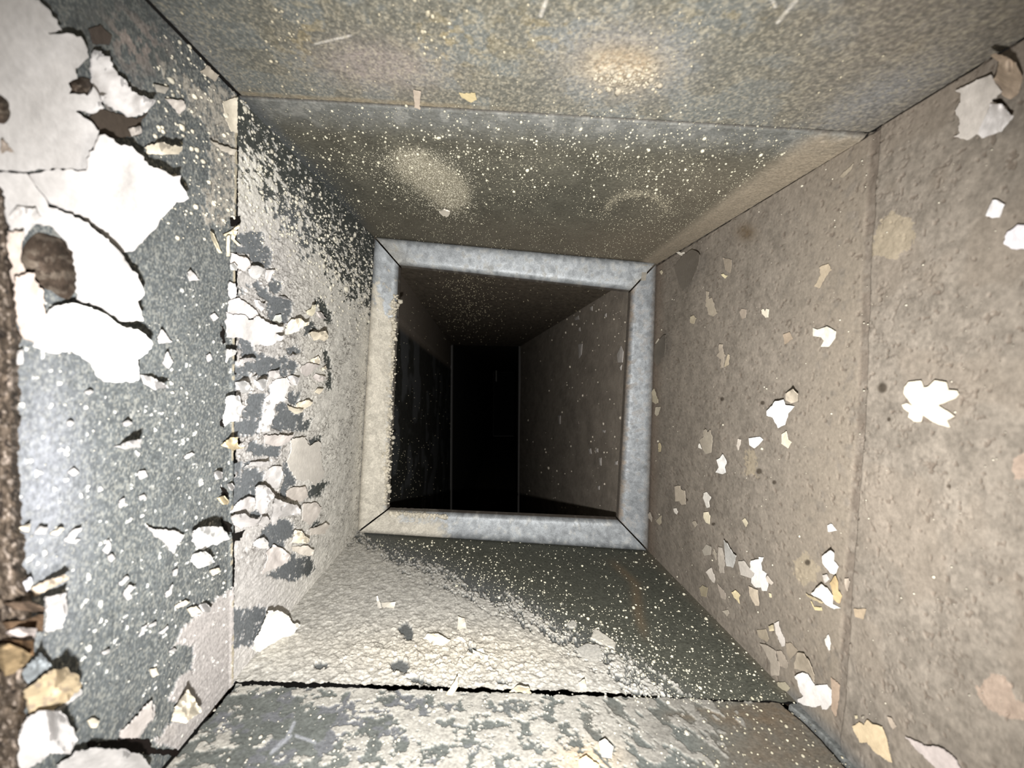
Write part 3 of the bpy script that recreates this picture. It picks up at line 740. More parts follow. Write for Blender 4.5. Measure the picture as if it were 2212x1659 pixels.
# ------------------------------------------------------------------ paint flakes
def flake(wall, poly, colr, amp=3.0, dr=(.35, -1.0), lift=.6, th=.45, parent=None, name='paint_flake', rag=1.0, tint2=None, label=None, cat='paint flake', group=None, mat=None, dirt=.0, bow=0.0):
    P = np.array(poly, float)
    size = max(np.ptp(P[:, 0]), np.ptp(P[:, 1]))
    step = max(2.0, size / 44)
    seed = int(abs(P[0, 0] * 7 + P[0, 1] * 13)) % 9973
    bd = []
    n = len(P)
    for i in range(n):
        p, q = P[i], P[(i + 1) % n]
        L = np.hypot(*(q - p)); m = max(1, int(round(L / step)))
        for j in range(m):
            f = j / m
            bd.append(p + (q - p) * f)
    bd = np.array(bd)
    ra = rag * min(11, 2 + size * .05)
    jx = (fbm(bd[:, 0] / 6, bd[:, 1] / 6, 3, seed) - .5) * ra
    jy = (fbm(bd[:, 0] / 6, bd[:, 1] / 6, 3, seed + 3) - .5) * ra
    bd = bd + np.stack([jx, jy], 1)
    gs = max(2.6, size / 24)
    gx, gy = np.meshgrid(np.arange(P[:, 0].min(), P[:, 0].max(), gs), np.arange(P[:, 1].min(), P[:, 1].max(), gs))
    gx, gy = gx.ravel(), gy.ravel()
    keep = inpoly(gx, gy, bd)
    pts = [Vector(p) for p in bd] + [Vector((x, y)) for x, y in zip(gx[keep], gy[keep])]
    nb = len(bd)
    vo, eo, fo = delaunay_2d_cdt(pts, [], [list(range(nb))], 1, 1e-4)[:3]
    Q = np.array([(p.x, p.y) for p in vo]); F = [list(f) for f in fo if len(f) == 3]
    if not F:
        return None
    d = np.array(dr, float); d /= np.hypot(*d)
    s = (Q - Q.mean(0)) @ d
    c = (s - s.min()) / max(1e-6, np.ptp(s))
    pr = np.array((-d[1], d[0])); s2 = (Q - Q.mean(0)) @ pr
    c2 = np.abs(s2) / max(1e-6, np.abs(s2).max())
    ws = max(16, size / 3.2)
    wav = fbm(Q[:, 0] / ws, Q[:, 1] / ws, 3, seed + 9, .4)
    h = lift + amp * c ** 1.7 * (.65 + .7 * wav) + bow * c2 ** 2 + .35 * amp * .3 * wav
    if wall == 'R':
        h = h + 1.9 * ss(5, 26, Q[:, 0] - np.interp(Q[:, 1], [250, 560, 900, 1200, 1520, 1600], [1882, 1862, 1850, 1826, 1806, 1796]))
    h = np.maximum(h, .15)
    def place(hh):
        k, t = inv(wall, Q[:, 0], Q[:, 1], hh * .001)
        return wpt(wall, k, t, hh * .001)
    top = place(h); bot = top - np.asarray(WALL[wall][2], float) * th * .001
    V = np.concatenate([top, bot]); m = len(Q)
    cnt = {}
    for f in F:
        for e in ((f[0], f[1]), (f[1], f[2]), (f[2], f[0])):
            key = (min(e), max(e)); cnt[key] = cnt.get(key, 0) + 1
    T = [tuple(f) for f in F] + [(f[0] + m, f[2] + m, f[1] + m) for f in F]
    V = np.concatenate([V, top, bot])
    for (i, j), q in cnt.items():
        if q == 1:
            T += [(i + 2 * m, j + 2 * m, j + 3 * m), (i + 2 * m, j + 3 * m, i + 3 * m)]
    cc = base(m, colr) * (.90 + .2 * fbm(Q[:, 0] / 16, Q[:, 1] / 16, 3, seed + 20))[:, None]
    if tint2 is not None:
        cc = mix(cc, tint2, ss(.48, .58, fbm(Q[:, 0] / 30, Q[:, 1] / 30, 3, seed + 21) + .1))
    if dirt > 0:
        cc = mix(cc, (0.30, 0.24, 0.18), dirt * ss(.5, .7, fbm(Q[:, 0] / 12, Q[:, 1] / 12, 3, seed + 22)))
    under = base(m, np.asarray(colr) * .6)
    base_pt = top[int(np.argmin(h))]
    if parent is None:
        o = mesh_obj(name, V - base_pt, T, np.concatenate([cc, under, cc, under]), mat or M_PAINT, None)
        o.location = base_pt
        setp(o, label=label, cat=cat, group=group)
    else:
        o = mesh_obj(name, V, T, np.concatenate([cc, under, cc, under]), mat or M_PAINT, parent)
    return o

UP = (.35, -1.0); UR = (1.0, -.7); RT = (1.0, -.1); UL = (-.5, -1.0)
GRP_L, GRP_R = 'paint flakes peeling off the left wall', 'paint flakes stuck to the right wall'
PINK = (0.54, 0.495, 0.465)
# each: view, outline, colour, lift of the free edge in mm, direction of the free edge, label
LEFT_THINGS = [
    ('P', '-30 -20 84 0 115 34 135 66 101 71 71 44 101 71 150 73 176 81 189 108 192 122 159 149 170 170 150 175 152 203 189 206 203 189 219 216 200 235 162 240 189 257 209 280 216 287 203 314 189 344 189 371 120 362 60 372 -30 365', WHITE, 4, UR, 'large pinkish white paint sheet peeling at the upper left corner', .9),
    ('P', '203 108 236 122 250 155 273 176 287 199 321 211 338 219 324 236 297 252 277 253 257 240 236 230 219 214 203 188 197 150', WHITE, 7, UR, 'scalloped white paint tongue above the dark gap, beside the round brown hole', .8),
    ('P', '192 371 190 346 206 316 218 290 236 297 257 311 287 317 304 334 321 358 348 368 375 381 392 381 388 398 402 412 410 429 381 439 354 466 338 490 324 510 304 530 287 544 263 544 240 520 180 470 110 440 60 380 120 365', WHITE, 9, UR, 'big brilliant white paint sheet ending in a point at its right', .7),
    ('P', '-30 368 60 376 108 444 178 474 238 524 262 548 280 574 300 601 314 631 300 655 311 695 258 692 236 672 203 658 168 645 168 600 160 540 120 490 60 480 30 506 10 450 -30 440', WHITE, 7, RT, 'white paint sheet hanging right of the big brown blister', .7),
    ('P', '169 655 203 668 236 682 257 702 304 716 314 722 331 742 314 766 297 776 300 800 300 823 246 827 216 817 196 783 162 759 111 763 74 749 88 712 101 685 120 660', (.63, .615, .595), 8, UR, 'glaring white paint sheet under the crack, lowest of the big sheet group', .6),
    ('T1', '940 940 1040 910 1110 935 1170 940 1150 985 1030 990 950 980', CREAM, 6, UP, 'small cream tongue of paint between two black gaps near the top left seam', .9),
    ('T4', '735 1230 850 1190 905 1180 900 1230 800 1245', WHITE, 8, UP, 'single white strip curling off bare grey metal with a black shadow', .8),
    ('T4', '905 765 980 785 1085 850 990 862 930 825', WHITE, 6, UR, 'thin white sliver below the lowest big white sheet', .8),
    ('L1', '230 1300 520 1350 600 1400 740 1360 800 1410 920 1480 1130 1520 1130 1560 1000 1640 1160 1662 1080 1732 860 1822 720 1802 640 1832 600 1740 420 1700 230 1690', WHITE, 5, UR, 'broad white paint plate right of the vertical seam, widest of that cluster', .8),
    ('L1', '1170 1530 1260 1400 1400 1390 1470 1440 1540 1440 1520 1490 1380 1540 1360 1590 1180 1640', CREAM, 7, UR, 'cream paint flake pointing right beside a dark shadow, near the broad white plate', .8),
    ('L1', '1520 1640 1600 1590 1700 1610 1800 1590 1850 1659 1840 1702 1760 1752 1690 1712 1610 1742 1560 1630', CREAM, 8, UP, 'scalloped cream flake farthest right in the left wall cluster', .8),
    ('L1', '1500 1260 1560 1240 1600 1170 1640 1170 1630 1300 1580 1350 1500 1320', (.78, .72, .55), 6, UP, 'small yellowish flake above the scalloped cream one', .8),
    ('L2', '220 1000 300 980 430 1010 470 1210 400 1390 300 1400 190 1480 170 1350 210 1200', (.63, .615, .595), 7, UR, 'tall bright white flake standing on the vertical seam at mid height', .8),
    ('L2', '370 780 480 760 560 780 620 880 560 940 470 950 400 920', (.63, .615, .595), 6, UR, 'round white flake above the tall one on the seam', .8),
    ('L2', '690 760 800 730 870 740 860 830 790 920 700 850 640 700 700 670', (.63, .615, .595), 7, UR, 'bright white flake with a dark arched shadow right of the round one', .8),
    ('L3', '220 100 290 40 400 30 380 110 450 200 520 190 330 240 220 190 140 160', YEL, 8, UR, 'yellowish tan flake on the vertical seam with a black shadow patch beside it', .8),
    ('L3', '1000 1010 1180 1080 1330 1120 1400 1190 1400 1280 1260 1270 1180 1290 1050 1310 960 1440 930 1330 960 1150', WHITE, 7, UP, 'white flake with a long black shadow along its upper edge', .8),
    ('L3', '680 850 760 790 830 790 920 870 1000 970 880 1100 860 1190 790 1270 690 1170 700 980', WHITE, 6, UR, 'ribbed white flake hanging down over bare metal', .8),
    ('L3', '1270 60 1480 30 1500 130 1570 180 1640 100 1720 120 1730 420 1780 640 1700 740 1620 800 1540 700 1420 740 1310 690 1240 560 1180 420 1240 260', (.58, .545, .49), 2, UP, 'large wrinkled grey-beige paint plate next to the dusty crust', .8),
    ('P', '418 1150 430 1140 448 1137 480 1140 492 1154 496 1166 481 1168 472 1176 457 1176 440 1188 427 1183 418 1169', (.63, .615, .595), 9, UP, 'lumpy bright white flake left of the seam above the bottom corner', .8),
    ('L4', '200 330 320 300 440 400 460 470 370 540 210 570 110 460 140 350', (.82, .8, .76), 6, UR, 'smaller white flake just under the lumpy one left of the seam', .8),
    ('T7', '1715 660 1790 650 1850 690 1870 730 1920 740 1880 800 1770 880 1700 920 1640 920 1610 900 1680 760', (.74, .71, .65), 8, UR, 'smooth cream plate with a jagged black shadow in the lower left corner', .8),
    ('T7', '1120 1280 1210 1160 1250 1230 1290 1300 1230 1340 1190 1370 1100 1360', CREAM, 7, UR, 'cream flake on the pinkish strip in the bottom left corner', .8),
    ('T7', '60 1600 130 1450 190 1330 260 1300 380 1290 430 1340 500 1480 440 1570 330 1560 230 1640 100 1690', WHITE, 6, UR, 'white paint sheet at the lower left under the tan patch', .8),
    ('T7', '370 1640 490 1560 600 1530 760 1535 900 1570 960 1640 960 1760 370 1760', WHITE, 7, UP, 'white sheet cut off by the bottom edge, under the dark slit', .8),
    ('T7', '160 1170 330 1040 420 1020 510 1080 520 1150 440 1230 330 1290 200 1310', (.50, .40, .26), 9, UP, 'tan and brown patch of backing paper near the lower left edge', .8),
    ('T7', '290 570 420 540 430 650 400 760 300 790 310 680', WHITE, 5, UP, 'white chip beside the brown shards at the left edge', .8),
    ('L6', '180 740 420 520 520 640 400 790 260 860', (.24, .26, .27), 6, UP, 'grey curl of lifted sheet coating above the tan patch', .8),
]
LEFT_PARTS = [
    ('T1', '560 760 640 690 760 730 880 760 950 720 900 800 880 870 720 880 630 840', (.07, .055, .043), .5, UP), ('T1', '570 180 640 160 720 230 700 290 600 280', (.075, .06, .05), .5, UP),
    ('T1', '1090 640 1170 640 1190 700 1150 720', PINK, 2, UP), ('T1', '990 540 1080 560 1060 600 1010 590', (.42, .39, .34), 2, UP), ('T1', '1330 420 1400 480 1380 520 1290 460', (.45, .40, .33), 1.5, UP),
    ('P', '34 600 70 590 92 630 100 690 84 745 52 730 36 680', (.50, .42, .37), 4, UR), ('P', '20 500 52 500 44 560 60 600 30 610 14 560', (.46, .39, .34), 4, UR),
    ('P', '52 520 60 500 90 470 78 450 40 446 20 470', WHITE, 3, UP), ('P', '6 300 30 330 24 352 4 350', (.3, .25, .21), 2, UP),
    ('L1', '300 350 400 380 520 410 590 470 600 560 500 640 380 560 290 500', PINK, 5, UR), ('L1', '570 620 640 550 740 550 810 590 790 680 740 740 680 770 590 700', (.63, .615, .595), 5, UP),
    ('L1', '840 620 990 610 930 720 880 840 850 720', WHITE, 4, UR), ('L1', '270 520 340 500 390 560 380 630 300 610', (.63, .615, .595), 4, UR),
    ('L1', '260 800 350 830 380 900 380 1020 300 1080 250 1000', LILAC, 3, UR), ('L1', '260 1090 420 1060 480 1100 680 1250 720 1330 620 1390 500 1340 250 1290', LILAC, 3, UR),
    ('L1', '660 1080 740 1100 760 1140 840 1140 820 1230 780 1280 700 1200', WHITE, 5, UR), ('L1', '1640 1270 1720 1290 1810 1400 1700 1380', PINK, 4, UR),
    ('L1', '1040 1040 1130 1030 1260 1110 1160 1080', WHITE, 3, UP), ('L1', '950 1430 1010 1330 1080 1330 1100 1420 1060 1480', (.55, .56, .52), 2, UP),
    ('L2', '220 260 300 255 390 280 350 350 260 390 220 480', (.63, .615, .595), 6, UP), ('L2', '430 420 520 390 640 400 690 440 560 430 500 470 430 500', LILAC, 6, UP),
    ('L2', '890 610 1060 580 1060 690 1000 730 920 700', LILAC, 4, UP),
    ('L2', '940 770 1070 720 1190 690 1240 830 1190 920 1150 1000 1190 1070 1090 1090 1000 1130 980 1220 990 1290 940 1390 930 1480 900 1560 700 1580 760 1440 790 1260 850 1020 920 960 910 860', (.70, .67, .65), 2, RT),
    ('L2', '1190 680 1270 670 1390 720 1340 830 1240 820', WHITE, 5, UR), ('L2', '1210 370 1280 330 1330 360 1230 400', WHITE, 4, UP), ('L2', '1550 430 1680 370 1710 420 1690 490 1570 460', CREAM, 5, UR),
    ('L2', '1410 530 1520 470 1700 510 1600 600 1500 690 1410 640', PINK, 2, UP), ('L2', '1590 700 1640 640 1790 690 1800 730 1740 770 1640 750', PINK, 5, UR), ('L2', '1740 560 1800 530 1810 570 1760 600', CREAM, 4, UR),
    ('L2', '1620 930 1680 880 1770 890 1700 970', CREAM, 4, UP), ('L2', '1340 1120 1520 1060 1590 1100 1550 1160 1450 1210 1330 1200', CREAM, 5, UP), ('L2', '1190 1150 1280 1190 1440 1210 1430 1250 1320 1280 1220 1230', CREAM, 4, UP),
    ('L3', '820 0 1290 10 1230 90 1080 180 920 160 830 120', PINK, 5, UP), ('L3', '810 600 960 500 1080 490 1120 620 1090 740 1030 850 930 830 800 700', WHITE, 3, UR),
    ('L3', '1170 900 1240 840 1480 820 1520 980 1420 1060 1180 1030', (.55, .5, .45), 3, UP), ('L3', '360 1120 440 1050 560 980 660 1010 680 1110 500 1190 280 1240', LILAC, 4, UP),
    ('L3', '290 1290 500 1250 640 1330 760 1340 660 1440 440 1480 340 1440', LILAC, 6, UP), ('L3', '800 1300 870 1290 910 1370 830 1430 820 1480 740 1420', WHITE, 6, UP),
    ('L3', '1440 1090 1660 1070 1720 1150 1700 1260 1620 1370 1540 1430 1430 1350', (.60, .55, .50), 3, UP), ('L3', '1310 1510 1410 1530 1470 1610 1540 1659 1540 1700 1290 1690', CREAM, 6, UR),
    ('L3', '500 520 620 430 880 420 890 470 760 500 640 490', WHITE, 6, UP), ('L3', '250 780 310 770 350 830 310 890 260 840', WHITE, 4, UR), ('L3', '80 1000 180 970 260 1060 240 1110 150 1100', YEL, 5, UR),
    ('L3', '20 600 90 560 160 600 150 690 60 700', WHITE, 5, UR), ('L3', '1540 1490 1700 1450 1800 1400 1860 1450 1780 1560 1560 1600', (.58, .53, .47), 5, UP),
    ('L4', '1090 180 1160 110 1260 90 1330 170 1330 250 1200 260 1090 220', (.63, .615, .595), 6, UP), ('L4', '1310 310 1420 200 1540 250 1680 370 1600 480 1420 590 1220 660 1300 450', PINK, 3, UR),
    ('L4', '1740 40 1850 10 1970 120 1950 180 1700 170', CREAM, 5, UR), ('L4', '1700 230 1950 210 2050 290 2040 370 1900 370 1720 300', (.6, .55, .48), 4, UR), ('L4', '220 1160 330 1130 440 1210 400 1270 280 1260', WHITE, 5, UR),
    ('L4', '400 600 540 570 560 640 440 690', CREAM, 4, UP), ('T7', '770 1430 860 1350 970 1230 980 1340 920 1400 880 1470 780 1470', PINK, 3, UL), ('T7', '360 1290 520 1150 530 1180 390 1290', WHITE, 4, UP),
    ('T7', '940 110 1000 130 1120 140 1180 170 1130 240 1110 290 1060 220 1000 180', WHITE, 3, UP), ('T4', '1010 540 1040 480 1100 560 1020 572', WHITE, 3, UP), ('T4', '1045 700 1075 620 1110 690 1080 730', WHITE, 3, UP),
    ('T4', '1345 390 1375 375 1400 405 1370 430', WHITE, 2, UP), ('T4', '1320 650 1345 635 1360 670 1335 690', WHITE, 2, UP), ('T4', '1205 120 1225 100 1275 165 1215 170', WHITE, 3, UP),
    ('T4', '885 1390 930 1380 945 1420 900 1440', WHITE, 2, UP), ('T4', '1180 1290 1230 1265 1245 1280 1195 1310', WHITE, 2, UP), ('T4', '765 1580 800 1560 805 1600 770 1625', WHITE, 2, UP), ('T4', '440 1390 480 1365 510 1400 470 1420', WHITE, 2, UP),
    ('T4', '890 1550 925 1535 940 1560 900 1570', WHITE, 2, UP), ('T4', '790 1080 820 1060 850 1080 810 1100', WHITE, 3, UP), ('T4', '430 1080 455 1060 475 1080 450 1100', WHITE, 2, UP), ('T4', '545 880 580 865 600 880 570 895', WHITE, 2, UP),
    ('T7', '415 210 470 135 530 120 500 160 470 200 520 195 480 225', WHITE, 3, UP), ('T7', '665 270 700 200 715 250 690 290', WHITE, 2, UP), ('T7', '690 310 720 290 740 320 710 340', WHITE, 2, UP), ('T7', '760 480 820 430 825 450 780 495', WHITE, 2, UP),
    ('T7', '790 540 830 490 870 500 830 540 850 570 820 585', WHITE, 3, UP), ('T7', '1110 395 1140 385 1135 425 1110 430', WHITE, 2, UP), ('T7', '1060 550 1110 485 1100 540 1070 570', WHITE, 2, UP), ('T7', '895 820 915 760 940 745 920 800', WHITE, 2, UP),
    ('T7', '950 750 1000 725 1000 745 960 760', WHITE, 2, UP), ('T7', '1020 800 1075 750 1080 765 1040 805', WHITE, 2, UP), ('T7', '1080 915 1120 890 1130 905 1095 925', WHITE, 2, UP), ('T7', '650 920 700 900 705 920 670 935', WHITE, 2, UP),
    ('T7', '960 1030 1000 1020 1015 1060 980 1080', CREAM, 2, UP), ('T7', '560 1360 600 1340 640 1360 620 1400 590 1400', CREAM, 2, UP), ('T7', '1200 640 1260 625 1290 660 1230 690', CREAM, 4, UP), ('T7', '1120 620 1190 590 1220 600 1140 640', CREAM, 3, UP),
    ('T7', '120 120 200 100 180 150 150 140', CREAM, 3, UP), ('T7', '225 160 260 115 310 120 290 165', WHITE, 3, UP), ('T7', '325 160 400 120 410 130 370 170', CREAM, 3, UP), ('T7', '210 500 420 420 440 450 300 520 220 560', (.55, .46, .36), 7, UP),
    ('T7', '110 540 140 480 200 440 210 470 160 560', (.62, .62, .66), 3, UP), ('T1', '1060 630 1180 650 1190 690 1150 730', (.6, .55, .5), 2, UP), ('T1', '1340 900 1400 920 1510 960 1500 1000 1420 960', (.6, .55, .47), 3, UP),
    ('T1', '1430 650 1520 620 1520 850 1480 840 1450 760', (.52, .47, .38), 2, RT), ('T1', '830 820 900 810 910 850 850 870', (.55, .5, .45), 4, UP), ('T1', '590 610 680 620 640 660 660 690 590 730 480 690 470 640', WHITE, 4, UR),
    ('T4', '120 620 150 610 150 700 115 705', WHITE, 3, UP),
]
RIGHT_THINGS = [
    ('T6', '1410 960 1440 950 1475 965 1420 890 1425 850 1450 815 1530 805 1545 850 1575 845 1620 805 1690 815 1705 865 1760 870 1770 895 1750 920 1640 965 1700 1000 1745 1035 1695 1060 1715 1105 1650 1090 1600 1065 1540 1025 1530 1070 1490 1070 1450 1040 1455 1010 1420 985', (.72, .645, .51), 1.2, UP, 'oak leaf shaped cream flake on the near right wall'),
    ('T6', '840 470 870 480 930 460 985 490 980 535 940 590 890 590 910 550 895 530 840 520', (.74, .70, .60), 1.5, UP, 'pale hooked flake left of the right wall crease, well above the oak leaf shape'),
    ('T6', '545 1000 600 940 650 930 660 960 720 970 680 1020 660 1090 620 1110 590 1060 580 1040 545 1030', (.82, .8, .77), 4, UL, 'bright white flake with a torn curl at its upper right'),
    ('T6', '665 890 710 860 740 890 740 940 700 950 665 930', (.62, .54, .43), 6, UP, 'torn beige curl attached above a bright white flake'),
    ('T6', '430 1175 500 1165 520 1185 490 1220 465 1240 435 1220', (.82, .8, .77), 1.5, UL, 'white five sided chip right of the keyhole shaped flake'),
    ('R3', '1235 540 1290 510 1330 450 1390 560 1390 600 1360 660 1380 740 1330 770 1220 740 1270 660', (.80, .775, .735), 2, UL, 'white keyhole shaped flake on the right wall'),
    ('T6', '640 1150 670 1130 680 1180 700 1200 680 1240 640 1210', (.72, .64, .5), 1.5, UP, 'small bean shaped cream flake under the torn white one'),
    ('R3', '1030 60 1060 50 1080 110 1130 60 1170 200 1150 430 1060 450 1000 330 970 230 1030 170 1020 110', (.40, .35, .28), 1.5, UP, 'shell shaped beige flake left of the white chips'),
    ('R3', '570 960 650 950 660 1010 730 1030 740 1150 740 1250 680 1260 650 1200 580 1200', (.50, .43, .34), 1.5, UL, 'blocky beige flake near the collar on the right wall'),
    ('R3', '1030 1070 1070 1050 1140 1130 1140 1160 1110 1210 1120 1300 1080 1310 1020 1150', (.72, .68, .61), 1.2, UL, 'slim whitish flake straight above the cream oval'),
    ('R3', '1030 1380 1100 1370 1130 1430 1120 1570 1070 1540 1030 1470', (.74, .66, .49), 1.2, UL, 'cream oval flake under the slim whitish one'),
    ('R4', '740 560 850 540 850 510 915 520 880 590 885 680 950 730 940 780 975 870 950 960 890 960 880 920 820 920 750 860 760 800 800 730 740 670', (.80, .77, .72), 1.6, UL, 'ragged white flake shaped like a running figure on the lower right wall'),
    ('R4', '580 570 650 560 740 680 790 720 760 800 690 770 610 750 600 680', (.58, .53, .47), 1.5, UP, 'greyish flake joined to the left of the ragged white flake'),
    ('R4', '1690 500 1800 420 1850 460 1840 550 1900 640 1860 750 1800 720 1700 590', (.82, .79, .75), 4, UL, 'white tongue shaped flake at the top of the torn cluster'),
    ('R4', '1550 1000 1640 900 1680 870 1760 930 1830 1030 1830 1130 1930 1190 1850 1200 1740 1140 1680 1060 1580 1030', (.80, .76, .69), 5, UL, 'white wing shaped flake at the bottom of the torn cluster'),
    ('R4', '1800 860 1860 760 1900 850 1900 960 1950 1020 1920 1130 1850 1080 1830 980', (.60, .45, .25), 3, UP, 'orange tan curl inside the torn cluster'),
    ('R4', '1480 1000 1700 1110 1690 1130 1500 1040', (.66, .55, .36), 2, UP, 'narrow cream strip under the wing shaped flake'),
    ('R4', '1540 1100 1580 1170 1680 1180 1690 1220 1600 1220', (.74, .62, .36), 2, UP, 'small yellow flake lowest in the torn cluster'),
    ('R4', '390 290 430 330 490 440 550 500 510 650 420 630 400 420', (.66, .64, .6), 4, UR, 'pointed flake with a black slit and pale rim near the floor'),
    ('R5', '600 630 690 585 740 600 790 680 830 730 960 720 975 740 1010 780 1015 880 1020 930 960 1000 910 1000 900 950 840 975 720 960 640 910 640 885 700 850 660 800 640 700', (.74, .70, .66), 2.5, UL, 'large double lobed white flake in the lower right corner joint'),
    ('R5', '1010 640 1100 720 1100 850 1060 1080 1020 1000 1020 780', (.42, .32, .24), .8, UP, 'tan sliver right of the double lobed white flake'),
    ('R5', '1250 1190 1330 1140 1380 1180 1410 1120 1470 1160 1580 1190 1610 1280 1640 1380 1690 1600 1500 1480 1410 1370 1340 1370 1270 1250', (.66, .53, .35), 1.5, UP, 'dagger shaped cream flake pointing down near the bottom edge'),
    ('T9', '1430 1460 1480 1480 1570 1520 1640 1520 1740 1590 1790 1690 1640 1680 1590 1620 1500 1540 1470 1500', (.56, .49, .46), 1.5, UP, 'greyish pink sliver running off the bottom edge'),
    ('R6', '650 1140 730 1020 740 900 660 870 850 780 960 720 1150 650 1200 760 1290 880 1150 1010 1350 1080 1380 1160 1330 1300 1260 1430 1030 1520 950 1470 830 1550 640 1500 720 1460 700 1360 730 1310', (.60, .55, .50), 3, UP, 'large ragged whitish flake in the upper right corner'),
    ('R6', '970 1450 1150 1050 1290 1050 1390 1180 1450 1220 1390 1300 1280 1430 1030 1525', (.80, .76, .74), 5.5, UR, 'smooth white oval lying over the large upper right flake'),
    ('R6', '1140 380 1200 350 1350 400 1480 480 1580 700 1520 900 1420 980 1330 960 1270 850 1180 720 1240 600 1260 470', (.46, .36, .27), 13, UP, 'brown curled strip standing out above the upper right white flake'),
    ('T3', '1945 1380 1990 1280 2020 1280 2060 1310 2030 1390 1990 1395', (.82, .79, .78), 1.2, UP, 'small white rectangular chip below the upper right flake'),
    ('T3', '2060 1560 2080 1490 2150 1440 2260 1440 2260 1590 2120 1595', (.78, .74, .76), 1.2, UP, 'white oval chip cut by the right edge'),
    ('R5', '210 260 280 270 380 340 400 450 430 480 425 620 340 620 330 480 260 330', (.42, .365, .30), 1.5, UP, 'long beige flake at the floor joint left of the double lobed one'),
    ('R5', '630 360 700 370 760 450 820 620 820 700 770 600 700 570 600 540 600 480', (.47, .40, .31), 2.5, UR, 'rolled beige flake above the double lobed white one'),
    ('R1', '850 430 950 480 970 560 940 700 850 920 690 1090 640 1000 560 700 700 520', (.185, .16, .13), 5, RT, 'dust brown flake with a pale curled edge beside the collar corner'),
    ('R2', '380 180 420 170 430 330 400 480 290 670 200 560 250 350', (.185, .16, .13), 4, RT, 'narrow dust brown flake with a pale edge along the collar'),
]
